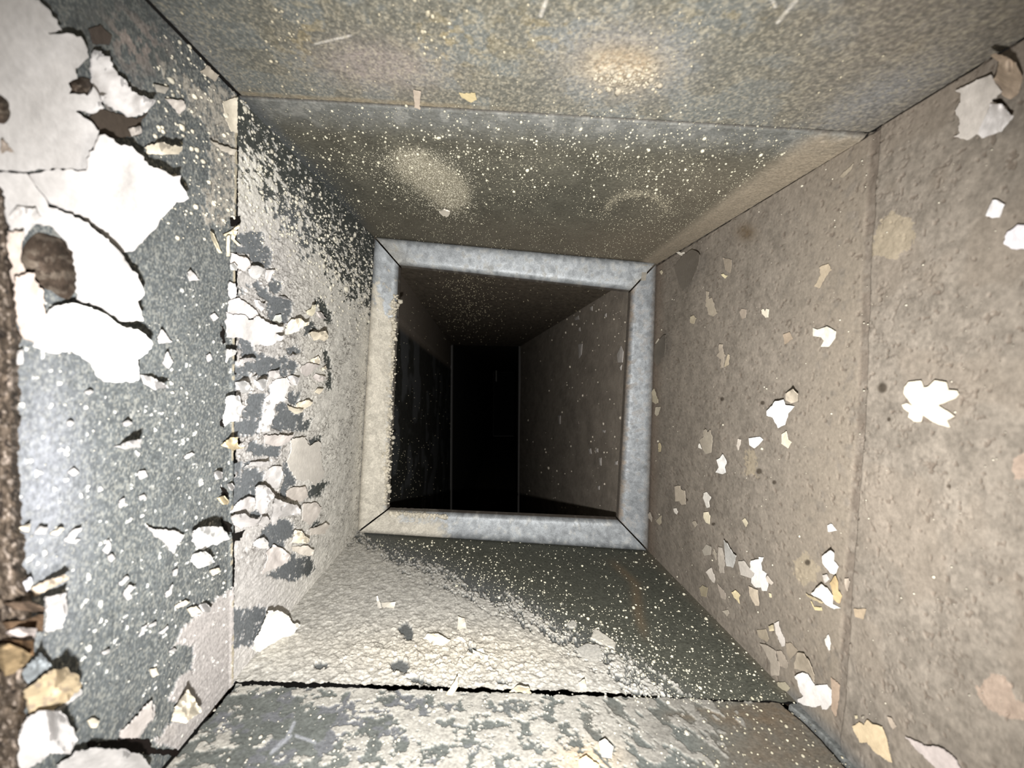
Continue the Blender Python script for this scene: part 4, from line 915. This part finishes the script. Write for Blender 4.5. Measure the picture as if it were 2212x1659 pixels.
RIGHT_PARTS = [
    ('R3', '940 310 960 280 1000 370 950 350', (.78, .74, .66), 1.5), ('R3', '545 1320 590 1310 620 1370 600 1410 570 1390', (.76, .70, .62), 1.5), ('R3', '1580 200 1620 220 1610 300 1580 390 1550 310', (.58, .52, .45), 1.2),
    ('R4', '150 710 220 650 270 790 265 860 240 850', (.62, .56, .49), 1.2), ('R4', '320 380 370 390 400 560 390 730 340 720 315 560', (.44, .39, .33), 1.5), ('R4', '100 420 160 340 220 380 210 480 130 500', (.40, .36, .30), .8),
    ('R4', '720 900 840 950 850 1160 810 1160 730 1020', (.58, .49, .38), 2), ('R4', '490 980 540 950 600 1010 580 1060 600 1130 520 1040', (.68, .57, .36), 2), ('R4', '1770 90 1810 75 1880 160 1770 180', (.78, .74, .7), 1.2),
    ('R4', '980 1430 1040 1410 1050 1490 1000 1500', (.72, .62, .42), 3), ('R4', '1060 1390 1110 1370 1120 1440 1190 1590 1190 1690 1160 1700 1080 1530', (.60, .55, .5), 1.5), ('R5', '940 220 980 160 1010 260 990 345 950 270', (.66, .62, .56), 1.2),
    ('R5', '400 340 450 340 530 480 510 550 430 500', (.34, .29, .235), 1.2), ('R5', '1640 1080 1680 1090 1740 1190 1710 1225 1680 1190', (.42, .35, .28), 1), ('R5', '400 700 490 690 550 760 520 800 440 770', (.38, .34, .25), 1),
    ('T6', '880 80 940 55 955 100 915 150 880 215 850 200 890 130', (.40, .33, .24), 1), ('R2', '240 1030 270 1100 310 1250 260 1270 160 1200 190 1100', (.48, .42, .31), 2), ('R2', '270 1320 340 1320 310 1440 280 1470 250 1430', (.50, .44, .34), 1.5),
    ('R2', '260 310 310 230 330 290 300 360', (.62, .56, .45), 1.5), ('R1', '1070 1100 1110 1110 1100 1230 1150 1200 1200 1320 1235 1450 1180 1500 1100 1470 1090 1370 1060 1350', (.42, .36, .28), 1.2), ('R1', '820 1500 870 1480 910 1530 870 1620 810 1600', (.42, .36, .26), 1.2),
    ('R1', '1340 560 1480 600 1470 700 1450 810 1380 760', (.32, .27, .21), 1), ('R1', '1950 1400 1980 1380 2000 1430 2030 1370 2065 1390 2050 1510 2010 1520 1960 1460', (.68, .62, .5), 1), ('R1', '590 480 640 470 670 490 720 470 730 500 690 535 650 520', (.76, .70, .6), 2),
    ('R1', '330 790 360 760 385 800 360 840', (.66, .58, .42), 3), ('R2', '1270 330 1330 320 1340 420 1370 500 1340 700 1300 700 1310 560 1240 510 1280 440', (.40, .34, .27), 1.5), ('R2', '1420 480 1440 490 1420 650 1360 690 1380 580', (.44, .37, .27), 1.2),
    ('R1', '1310 830 1340 820 1370 850 1410 850 1370 900 1340 870', (.66, .58, .38), 2), ('R1', '1600 1420 1640 1380 1710 1390 1690 1520 1640 1550', (.36, .30, .24), .8), ('R3', '310 290 330 260 355 330 340 410 310 410', (.50, .42, .27), 1.2),
    ('R3', '270 1520 330 1440 360 1430 350 1550 320 1590', (.46, .40, .3), 1.2), ('R3', '130 1440 170 1370 210 1460 200 1530', (.46, .40, .33), 2), ('R3', '1640 1500 1690 1470 1730 1560 1700 1610', (.50, .44, .32), 1.2), ('R3', '850 1530 890 1515 930 1570 890 1620', (.38, .33, .26), 1),
    ('R4', '940 780 970 760 1040 850 1020 880 960 840', (.56, .50, .43), 2), ('R4', '1700 760 1750 740 1790 810 1730 860', (.50, .46, .42), 2), ('R4', '1990 800 2030 790 2055 840 2020 970 2000 900', (.45, .38, .31), 1.5), ('R4', '990 990 1015 1000 1020 1050 995 1040', (.66, .58, .4), 1),
    ('R4', '300 860 340 900 410 1000 410 1080 360 1060', (.42, .36, .3), 1), ('R4', '60 920 110 890 180 920 150 1050 90 1030', (.34, .29, .2), 1), ('R4', '370 1230 440 1210 460 1260 430 1300', (.42, .37, .30), 1), ('R4', '250 400 290 470 290 550 255 480', (.40, .35, .28), 1.5),
    ('R5', '500 260 560 250 640 340 560 440 520 380', (.31, .26, .20), 1), ('R5', '180 110 280 100 310 200 300 240 200 190', (.33, .28, .21), .8),
    ('R5', '1275 1065 1300 1065 1305 1100 1285 1105', (.62, .54, .38), 1), ('R5', '1350 1075 1375 1070 1375 1100 1355 1100', (.56, .5, .4), 1), ('T9', '1100 640 1180 640 1160 710 1110 690', (.36, .285, .20), .8), ('T6', '650 510 690 495 710 540 660 575', (.34, .27, .2), .8),
    ('T3', '1010 1130 1100 1045 1080 1090 1030 1140', (.34, .29, .22), 1),
]
for tag, s, c, amp, dr, lab, rag in LEFT_THINGS:
    isbrown = 'backing paper' in lab
    flake('L', PX(tag, s), c, amp * 1.9, dr, lift=1.0, th=.6, label=lab, group=GRP_L, rag=rag * 1.4, dirt=.9 if isbrown else 0.0)
for tag, s, c, amp, dr in LEFT_PARTS:
    flake('L', PX(tag, s), c, amp * 1.5, dr, lift=.9, th=.5, parent=wall_left, rag=1.1)
for tag, s, c, amp, dr, lab in RIGHT_THINGS:
    flake('R', PX(tag, s), np.array(c) * .84, amp * 1.5, dr, lift=.9, th=.4, label=lab, group=GRP_R, rag=.2 if 'oak' in lab or 'keyhole' in lab else .55)
for tag, s, c, amp in RIGHT_PARTS:
    flake('R', PX(tag, s), np.array(c) * .84, amp * 1.3, UL, lift=.8, th=.35, parent=wall_right, rag=.8)

# floor and ceiling chips
for tag, s, c, amp, dr in [
    ('T8', '500 850 540 800 610 800 690 840 640 870 570 860', (.62, .55, .43), 5, UP), ('T8', '215 560 225 555 250 630 225 640', (.66, .62, .55), 4, UP), ('T8', '250 600 340 595 330 640 260 640', (.60, .56, .48), 3, UP),
    ('T8', '740 690 780 700 800 790 730 800', (.6, .55, .46), 3, UP), ('T8', '660 1190 720 1100 735 1070 740 1130 700 1190', (.62, .52, .36), 6, UP), ('T8', '1070 1170 1120 1130 1190 1140 1210 1180 1130 1165', (.62, .54, .4), 7, UP),
    ('T8', '860 900 900 890 910 930 880 935', (.64, .58, .46), 4, UP), ('T8', '830 900 930 940 930 990 840 940', (.42, .40, .34), 3, UP), ('T8', '720 830 760 815 800 860 740 860', (.66, .61, .5), 3, UP), ('T8', '1510 1110 1550 1090 1560 1140 1520 1150', (.62, .55, .42), 4, UP),
    ('T8', '1505 1660 1510 1600 1560 1580 1640 1640 1620 1700', (.66, .50, .28), 4, UP), ('T8', '1640 1490 1680 1470 1730 1520 1720 1590 1660 1580', (.6, .55, .48), 4, UP)]:
    flake('F', PX(tag, s), c, amp, dr, lift=1.2, th=.5, parent=floor, rag=.8)
flake('C', PX('T2', '620 1360 650 1345 690 1355 680 1385 640 1385'), (.72, .66, .56), 2.5, UP, lift=1.5, th=1.2, name='dust_clump', label='single pale dust clump under the sandy patch on the duct top', cat='dust clump')
flake('C', PX('T2', '455 580 500 590 495 700 460 690'), (.42, .35, .28), 1.5, UP, lift=.8, th=.4, parent=ceiling)
flake('C', PX('T2', '745 600 850 600 860 640 820 655 770 630'), (.46, .38, .22), .8, UP, lift=.6, th=.3, parent=ceiling)

# ------------------------------------------------------------------ brown blisters and the sealant bead along the cut edge at the left
def blister(poly, hmm, lab):
    P = np.array(poly, float); c = P.mean(0)
    ph = np.linspace(0, 2 * np.pi, len(P), endpoint=False)
    nr, na = 16, 72
    V, colv = [], []
    ang = np.arctan2(P[:, 1] - c[1], P[:, 0] - c[0]); o_ = np.argsort(ang)
    ang, rad = ang[o_], np.hypot(P[o_, 0] - c[0], P[o_, 1] - c[1])
    aa = np.linspace(-np.pi, np.pi, na, endpoint=False)
    rr = np.interp(aa, ang, rad, period=2 * np.pi)
    u, v, h, cc = [], [], [], []
    for i in range(nr):
        f = i / (nr - 1)
        u.append(c[0] + rr * f * np.cos(aa)); v.append(c[1] + rr * f * np.sin(aa))
        h.append(hmm * (1 - f ** 2) + .9 + 0 * aa)
    u, v, h = np.concatenate(u), np.concatenate(v), np.concatenate(h)
    g = fbm(u / 9, v / 9, 4, 1201); st = fbm(u / 30 + g, v / 8 + 2 * g, 3, 1202)
    h = h + 1.2 * (st - .5) * (1 - np.repeat(np.linspace(0, 1, nr), na))
    k, t = inv('L', u, v, h * .001)
    V = wpt('L', k, t, h * .001)
    col = base(len(u), (.06, .044, .033)) * (.4 + 1.2 * g)[:, None]
    col = mix(col, (.20, .165, .13), ss(.52, .62, st) * .5)
    F = []
    for i in range(nr - 1):
        for j in range(na):
            F.append([i * na + j, i * na + (j + 1) % na, (i + 1) * na + (j + 1) % na, (i + 1) * na + j])
    bp = V[-1]
    o = mesh_obj('rust_blister', V - bp, F, col, M_RUST, None, .3)
    o.location = bp
    setp(o, label=lab, cat='blister', group='brown blisters in the left paint')

blister(PX('T4', '130 30 240 -140 320 -120 440 -60 490 60 495 200 440 290 330 230 220 160 150 90'), 5, 'big brown blister torn open through the white paint sheets')
blister([(150, 180), (165, 170), (185, 168), (203, 180), (205, 196), (185, 206), (165, 206), (152, 198)], 3, 'small round brown hole in the upper white paint sheet')
blister([(-24, 210), (-5, 190), (12, 200), (26, 235), (26, 265), (10, 278), (-10, 270)], 4, 'brown blister cut by the left edge')
blister([(-20, -10), (10, -15), (27, 5), (30, 22), (18, 34), (0, 28), (-15, 20)], 3, 'brown blister in the very top left corner')

def bead():
    nv, nu = 520, 60
    vv, q = np.meshgrid(np.linspace(395, 1760, nv), np.linspace(0, 1, nu), indexing='ij')
    vv, q = vv.ravel(), q.ravel()
    e = np.interp(vv, [395, 440, 520, 640, 700, 850, 1000, 1100, 1200, 1300, 1380, 1450, 1520, 1600, 1700], [2, 12, 26, 34, 40, 44, 40, 44, 52, 70, 74, 62, 58, 50, 44])
    e = e + 26 * (fbm(vv / 26, vv / 26, 4, 1301) - .5)
    u = -70 + (e + 70) * q
    g = fbm(u / 16, vv / 16, 4, 1302); g2 = fbm(u / 60, vv / 60, 2, 1303)
    f1, f2, cid = worley(u / 15, vv / 17, 1304)
    h = (3.0 + 4.0 * (1 - q) + 4 * (g - .4) + 1.0 * np.clip(1 - f1, 0, 1)) * ss(1.0, .86, q) + .2
    h = np.maximum(h, .2)
    k, t = inv('L', u, vv, h * .001)
    P = wpt('L', k, t, h * .001)
    col = base(len(u), (.10, .077, .058)) * (.3 + 1.1 * g)[:, None]
    col = mix(col, (.09, .058, .022), ss(.45, .15, q) * .8)
    col = mix(col, (.30, .25, .21), ss(.60, .68, fbm(u / 10, vv / 10, 3, 1306)) * ss(.45, .75, q) * .8)
    col = mix(col, (.02, .015, .012), ss(.7, .76, fbm(u / 15, vv / 15, 2, 1307)) * .9)
    bp = P[nv // 2 * nu].copy()
    o = mesh_obj('sealant_bead', P - bp, grid_faces(nv, nu), col, M_RUST, None, ss(.5, .2, q) * .8)
    o.location = bp
    setp(o, label='crumbly brown sealant bead along the cut left edge of the duct', cat='sealant bead')
    return o
sb = bead()
SHARDS = [('L6', '80 200 300 190 440 130 430 300 380 260 240 250 120 280', (.14, .09, .055), 8, 'flat brown shard at the left edge with a dark top'),
          ('L6', '110 310 240 255 370 270 340 360 220 370', (.70, .62, .58), 10, 'shard with its glint painted pale, wedged among the brown ones at the left edge'),  # white highlight on the shard put into its base colour
          ('L6', '80 380 330 390 340 500 330 540 180 440', (.16, .095, .05), 7, 'reddish brown shard under the glinting one'),
          ('L6', '20 450 90 420 200 460 320 530 270 610 130 720 60 740', (.22, .16, .09), 8, 'amber brown shard lowest of the left edge shards'),
          ('L6', '90 10 300 0 450 60 440 110 180 80', (.17, .12, .085), 8, 'topmost brown shard beside the white chip at the left edge')]
for tag, s, c, amp, lab in SHARDS:
    flake('L', PX(tag, s), c, amp, UP, lift=5.5, th=1.6, name='brown_shard', label=lab, cat='shard', group='brown shards at the left edge', mat=M_RUST, rag=.3, bow=1.5)
# slit at the bottom left, its darkness put into a black sheet; frayed threads on the seam
def fn_slit(u, v, a, b, k, t):
    return base(len(u), (.02, .014, .01)), np.full(len(u), 1.0), np.zeros(len(u))
flake('L', PX('L6', '860 1400 1150 1380 1300 1360 1480 1370 1510 1440 1560 1470 1780 1480 1790 1540 1600 1520 1450 1520 1330 1530 1240 1460 900 1450'), (.008, .005, .004), 1.0, UP, lift=.5, th=.3, name='dark_slit_sheet', parent=wall_left, mat=M_RUST)
for i, s in enumerate(['1430 1500 1480 1480 1530 1440 1535 1450 1490 1495 1440 1510', '1455 1510 1470 1505 1470 1640 1455 1640', '1490 1470 1520 1480 1500 1530 1540 1570 1530 1575 1485 1530', '1350 1480 1370 1500 1420 1620 1405 1620 1360 1530']):
    flake('L', PX('T1', s), (.66, .58, .42), 5, UR, lift=2.5, th=.5, name='fibre', parent=wall_left, rag=.3)
# black patches painting the deep shadows in holes and under flakes, left seam
for s in ['480 955 492 950 500 946 518 948 520 958 512 964 494 966', '478 700 486 712 488 740 480 745', '479 905 486 914 484 925 477 920', '477 1048 490 1060 494 1075 480 1068', '478 1120 500 1135 502 1150 484 1146', '500 1152 530 1146 524 1160 506 1174', '498 470 520 465 520 482 500 488']:
    flake('L', PX('P', s), (.006, .0045, .0035), .4, UP, lift=.9, th=.3, name='shadow_patch', parent=wall_left, mat=M_RUST, rag=2.2)

# ------------------------------------------------------------------ dust grains (uncountable)
OCT_F = np.array([[0, 2, 4], [2, 1, 4], [1, 3, 4], [3, 0, 4], [2, 0, 5], [1, 2, 5], [3, 1, 5], [0, 3, 5]])
_g = (1 + 5 ** .5) / 2
ICO_V = np.array([[-1, _g, 0], [1, _g, 0], [-1, -_g, 0], [1, -_g, 0], [0, -1, _g], [0, 1, _g], [0, -1, -_g], [0, 1, -_g], [_g, 0, -1], [_g, 0, 1], [-_g, 0, -1], [-_g, 0, 1]]) / 1.9
ICO_F = np.array([[0, 11, 5], [0, 5, 1], [0, 1, 7], [0, 7, 10], [0, 10, 11], [1, 5, 9], [5, 11, 4], [11, 10, 2], [10, 7, 6], [7, 1, 8], [3, 9, 4], [3, 4, 2], [3, 2, 6], [3, 6, 8], [3, 8, 9], [4, 9, 5], [2, 4, 11], [6, 2, 10], [8, 6, 7], [9, 8, 1]])
OCT_V = np.array([[1, 0, 0], [-1, 0, 0], [0, 1, 0], [0, -1, 0], [0, 0, 1], [0, 0, -1]], float)
def specks(wall, u, v, r_px, colr, parent, name='dust_grains', flat=.7, placer=None):
    n = len(u)
    if placer is None:
        k, t = inv(wall, u, v, .0006); ok = (t > .002) & (t < .998) & (k > 0)
        k, t, r_px, u, v = k[ok], t[ok], r_px[ok], u[ok], v[ok]; n = len(k)
        P = wpt(wall, k, t, .0007); nr = WALL[wall][2]
        if wall == 'R':
            P = P + np.asarray(nr, float) * (.0017 * ss(5, 26, u - 1850))[:, None]
    else:
        P, nr, ok = placer(u, v); r_px = r_px[ok]; P = P[ok]; n = len(P)
    r = (r_px * P[:, 1] / FPX)[:, None]
    nr = np.abs(np.array(nr, float))
    big = r_px > 1.5
    Vs, Fs, Cs, off = [], [], [], 0
    for sel, bv, bf in ((big, ICO_V, ICO_F), (~big, OCT_V, OCT_F)):
        c = int(sel.sum())
        if c == 0:
            continue
        m = len(bv)
        ax = bv * (1 - nr * (1 - flat)) * np.array([1, 1.4, 1])
        V = P[sel][:, None, :] + ax[None] * r[sel][:, None, :] * rng.uniform(.75, 1.3, (c, m, 1))
        Vs.append(V.reshape(-1, 3)); Fs.append((bf[None] + (np.arange(c) * m)[:, None, None]).reshape(-1, 3) + off)
        Cs.append(np.repeat(np.asarray(colr, float)[None] * rng.uniform(.75, 1.15, (c, 1)), m, 0)); off += c * m
    o = mesh_obj(name, np.concatenate(Vs), np.concatenate(Fs), np.concatenate(Cs), M_SPECK, parent, smooth=True)
    return setp(o, kind='stuff')

def scatter(n, box, dens):
    u = rng.uniform(box[0], box[2], n); v = rng.uniform(box[1], box[3], n)
    ok = rng.random(n) < dens(u, v)
    return u[ok], v[ok]

uu_, vv_ = np.concatenate([c[0] for c in CRUMBS]), np.concatenate([c[1] for c in CRUMBS])
specks('L', uu_, vv_, rng.gamma(2.5, .6, len(uu_)) + .8, (.46, .42, .34), collar, name='dust_crumbs', placer=on_collar)
tabP = np.array([P3(1388, 572, .4915), P3(1399, 572, .4915), P3(1396, 606, .4915), P3(1385, 606, .4915)])
mesh_obj('corner_tab', np.concatenate([tabP, tabP + (0, .004, 0)]), [[0, 1, 2, 3], [0, 4, 5, 1], [1, 5, 6, 2], [2, 6, 7, 3], [3, 7, 4, 0]], base(8, (.24, .22, .185)), M_DUST, collar, smooth=False)
# ceiling
def d_c1(u, v):
    band = np.exp(-((v - (330 + .02 * (u - 1000))) / 80) ** 2)
    return np.clip(band * (.55 + .45 * np.exp(-((u - 1080) / 380) ** 2)), 0, 1) * ss(530, 640, u + .0 * v)
u, v = scatter(3200, (520, 225, 1750, 500), d_c1)
specks('C', u, v, rng.gamma(2.4, .40, len(u)) + .55, (.54, .505, .39), ceiling)
def d_c2(u, v):
    return np.clip(ss(260, 400, v) * ss(.20, .75, fbm(u / 60, v / 45, 2, 71)) + .15, 0, 1)
u, v = scatter(13000, (560, 230, 1780, 560), d_c2)
specks('C', u, v, rng.uniform(.6, 1.25, len(u)), (.42, .39, .29), ceiling)
u, v = scatter(5200, (800, 320, 1030, 480), lambda u, v: np.clip(1.2 * blob(u, v, 905, 365, 85, 48, 28) + 1.2 * blob(u, v, 975, 420, 45, 42, 40), 0, 1))
specks('C', u, v, rng.uniform(.6, 1.45, len(u)), (.42, .39, .31), ceiling)
u, v = scatter(1500, (1280, 400, 1470, 500), lambda u, v: np.exp(-((np.hypot((u - 1375) / 75, (v - 460) / 50) - .85) / .25) ** 2) * ss(490, 450, v))
specks('C', u, v, rng.uniform(.6, 1.4, len(u)), (.42, .38, .28), ceiling)
u, v = scatter(420, (1270, 150, 1440, 215), lambda u, v: blob(u, v, 1345, 182, 66, 17))
specks('C', u, v, rng.gamma(2.5, .85, len(u)) + .8, (.30, .265, .205), ceiling)
u, v = scatter(2600, (350, -20, 2000, 230), lambda u, v: .03 + .85 * np.clip(blob(u, v, 610, 80, 40, 60) + blob(u, v, 930, 60, 40, 80) + .7 * blob(u, v, 1460, 50, 60, 60) + 1.2 * blob(u, v, 1345, 175, 70, 22), 0, 1))
specks('C', u, v, rng.gamma(2.2, .6, len(u)) + .6, (.38, .34, .25), ceiling)
# floor
def d_f(u, v):
    d = u - np.interp(v, [1160, 1200, 1270, 1340, 1400, 1500], [800, 900, 1060, 1180, 1290, 1440])
    return np.clip(ss(-120, 20, d) * (.35 + .65 * ss(260, 20, d)), 0, 1)
u, v = scatter(8500, (800, 1165, 1720, 1520), d_f)
specks('F', u, v, rng.gamma(1.7, .42, len(u)) + .55, (.56, .53, .42), floor)
u, v = scatter(420, (1500, 1500, 1880, 1659), lambda u, v: .5 + 0 * u)
specks('F', u, v, rng.gamma(1.6, .65, len(u)) + .6, (.42, .385, .29), floor)
u, v = scatter(700, (440, 1490, 1500, 1659), lambda u, v: .5 + 0 * u)
specks('F', u, v, rng.gamma(1.6, .7, len(u)) + .6, (.46, .435, .37), floor)
# left wall
def d_l(u, v):
    d = v - (405 + (u - 515) * .96)
    return ss(-300, -40, d) * ss(140, -10, d) * .9
u, v = scatter(3800, (515, 210, 815, 760), d_l)
specks('L', u, v, rng.gamma(1.6, .75, len(u)) + .6, (.50, .47, .39), wall_left)
u, v = scatter(380, (60, 560, 495, 1640), lambda u, v: ss(.35, .7, fbm(u / 90, v / 90, 2, 93)))
specks('L', u, v, rng.gamma(1.4, .6, len(u)) + .6, (.50, .485, .43), wall_left)
u, v = scatter(350, (330, 60, 510, 520), lambda u, v: .7 + 0 * u)
specks('L', u, v, rng.gamma(2.0, 1.0, len(u)) + .8, (.58, .54, .44), wall_left)
# right wall
u, v = scatter(420, (1410, 300, 2212, 1659), lambda u, v: .55 + .45 * ss(1900, 1500, u))
specks('R', u, v, rng.gamma(1.6, .42, len(u)) + .5, (.50, .46, .37), wall_right)

# grains on the run beyond the collar
def place_quad(A0, B0, A1, B1, nr):
    def f(u, v):
        n = len(u); s = np.full(n, .3); t = np.full(n, .4)
        def pt(s, t):
            s, t = s[:, None], t[:, None]
            return (A0 * (1 - s) + A1 * s) * (1 - t) + (B0 * (1 - s) + B1 * s) * t
        for _ in range(25):
            a, b = proj(pt(s, t)); e = 1e-4
            ak, bk = proj(pt(s + e, t)); at, bt = proj(pt(s, t + e))
            j11, j12, j21, j22 = (ak - a) / e, (at - a) / e, (bk - b) / e, (bt - b) / e
            det = j11 * j22 - j12 * j21; r1, r2 = u - a, v - b
            s = np.clip(s + np.clip((r1 * j22 - r2 * j12) / det, -.15, .15), -.05, 1); t = np.clip(t + np.clip((j11 * r2 - j21 * r1) / det, -.2, .2), -.1, 1.1)
        a, b = proj(pt(s, t))
        ok = (np.hypot(a - u, b - v) < 1.5) & (s > 0.01) & (s < .98) & (t > .005) & (t < .995)
        return pt(s, t) + np.asarray(nr, float) * .0008, nr, ok
    return f
qR = place_quad(N_TR, N_BR, E_TR, E_BR, (-1, 0, 0)); qC = place_quad(N_TL, N_TR, E_TL, E_TR, (0, 0, -1)); qL = place_quad(N_TL, N_BL, E_TL, E_BL, (1, 0, 0))
u, v = scatter(420, (1130, 640, 1360, 1100), lambda u, v: .35 + .65 * np.exp(-((v - (745 - .51 * (u - 1125))) / 40) ** 2))
specks('R', u, v, rng.gamma(1.6, .6, len(u)) + .6, (.60, .54, .44), wall_right, placer=qR)
u, v = scatter(3800, (880, 575, 1330, 745), lambda u, v: np.clip(blob(u, v, 1015, 640, 55, 75, 10) * 1.0 + .05, 0, 1))
specks('C', u, v, rng.uniform(.6, 1.25, len(u)), (.62, .55, .38), ceiling, placer=qC)
u, v = scatter(1100, (850, 600, 975, 1075), lambda u, v: .12 + .88 * ss(900, 1060, v) * ss(950, 860, u))
specks('L', u, v, rng.uniform(.6, 1.2, len(u)), (.50, .45, .32), wall_left, placer=qL)
# chips on the inner right wall
IRF = [('T5', '1650 230 1720 230 1755 265 1700 255'), ('T5', '1745 225 1775 225 1775 245 1750 245'), ('T5', '1765 640 1790 585 1805 620 1800 690 1770 690'), ('T5', '1780 720 1795 705 1790 740'), ('T5', '1385 1030 1400 1030 1398 1085 1390 1085'),
       ('T5', '1670 1120 1690 1125 1685 1140 1672 1135'), ('T5', '1580 1245 1595 1240 1600 1275 1588 1275'), ('T5', '1625 1240 1640 1240 1642 1265 1628 1265'), ('T5', '1648 1300 1662 1300 1662 1350 1652 1345'), ('T5', '1750 1325 1768 1320 1765 1345 1752 1345'),
       ('T5', '1640 1480 1652 1480 1650 1505 1640 1500'), ('T5', '1515 575 1540 570 1535 640 1518 665'), ('T5', '1490 405 1515 390 1520 415 1495 420'), ('T5', '1590 335 1605 330 1605 360 1592 355'), ('T5', '1515 470 1525 465 1528 490 1518 490'), ('T5', '1685 380 1695 375 1695 400 1686 398')]
def flat_chip(poly, placer, colr, parent):
    Q = np.array(poly, float)
    P, nr, ok = placer(Q[:, 0], Q[:, 1])
    if not ok.all():
        return
    nr = np.array(nr, float); m = len(P)
    c = P.mean(0)
    top = np.concatenate([P + nr * .0012, [c + nr * .002]]); bot = np.concatenate([P + nr * .0005, [c]])
    T = []
    for i in range(m):
        j = (i + 1) % m
        T += [(i, j, m), (j + m + 1, i + m + 1, 2 * m + 1), (i, j, j + m + 1), (i, j + m + 1, i + m + 1)]
    mesh_obj('paint_flake', np.concatenate([top, bot]), T, base(2 * m + 2, colr), M_PAINT, parent, smooth=False)
for tag, s in IRF:
    flat_chip(PX(tag, s), qR, (.50, .46, .42), wall_right)
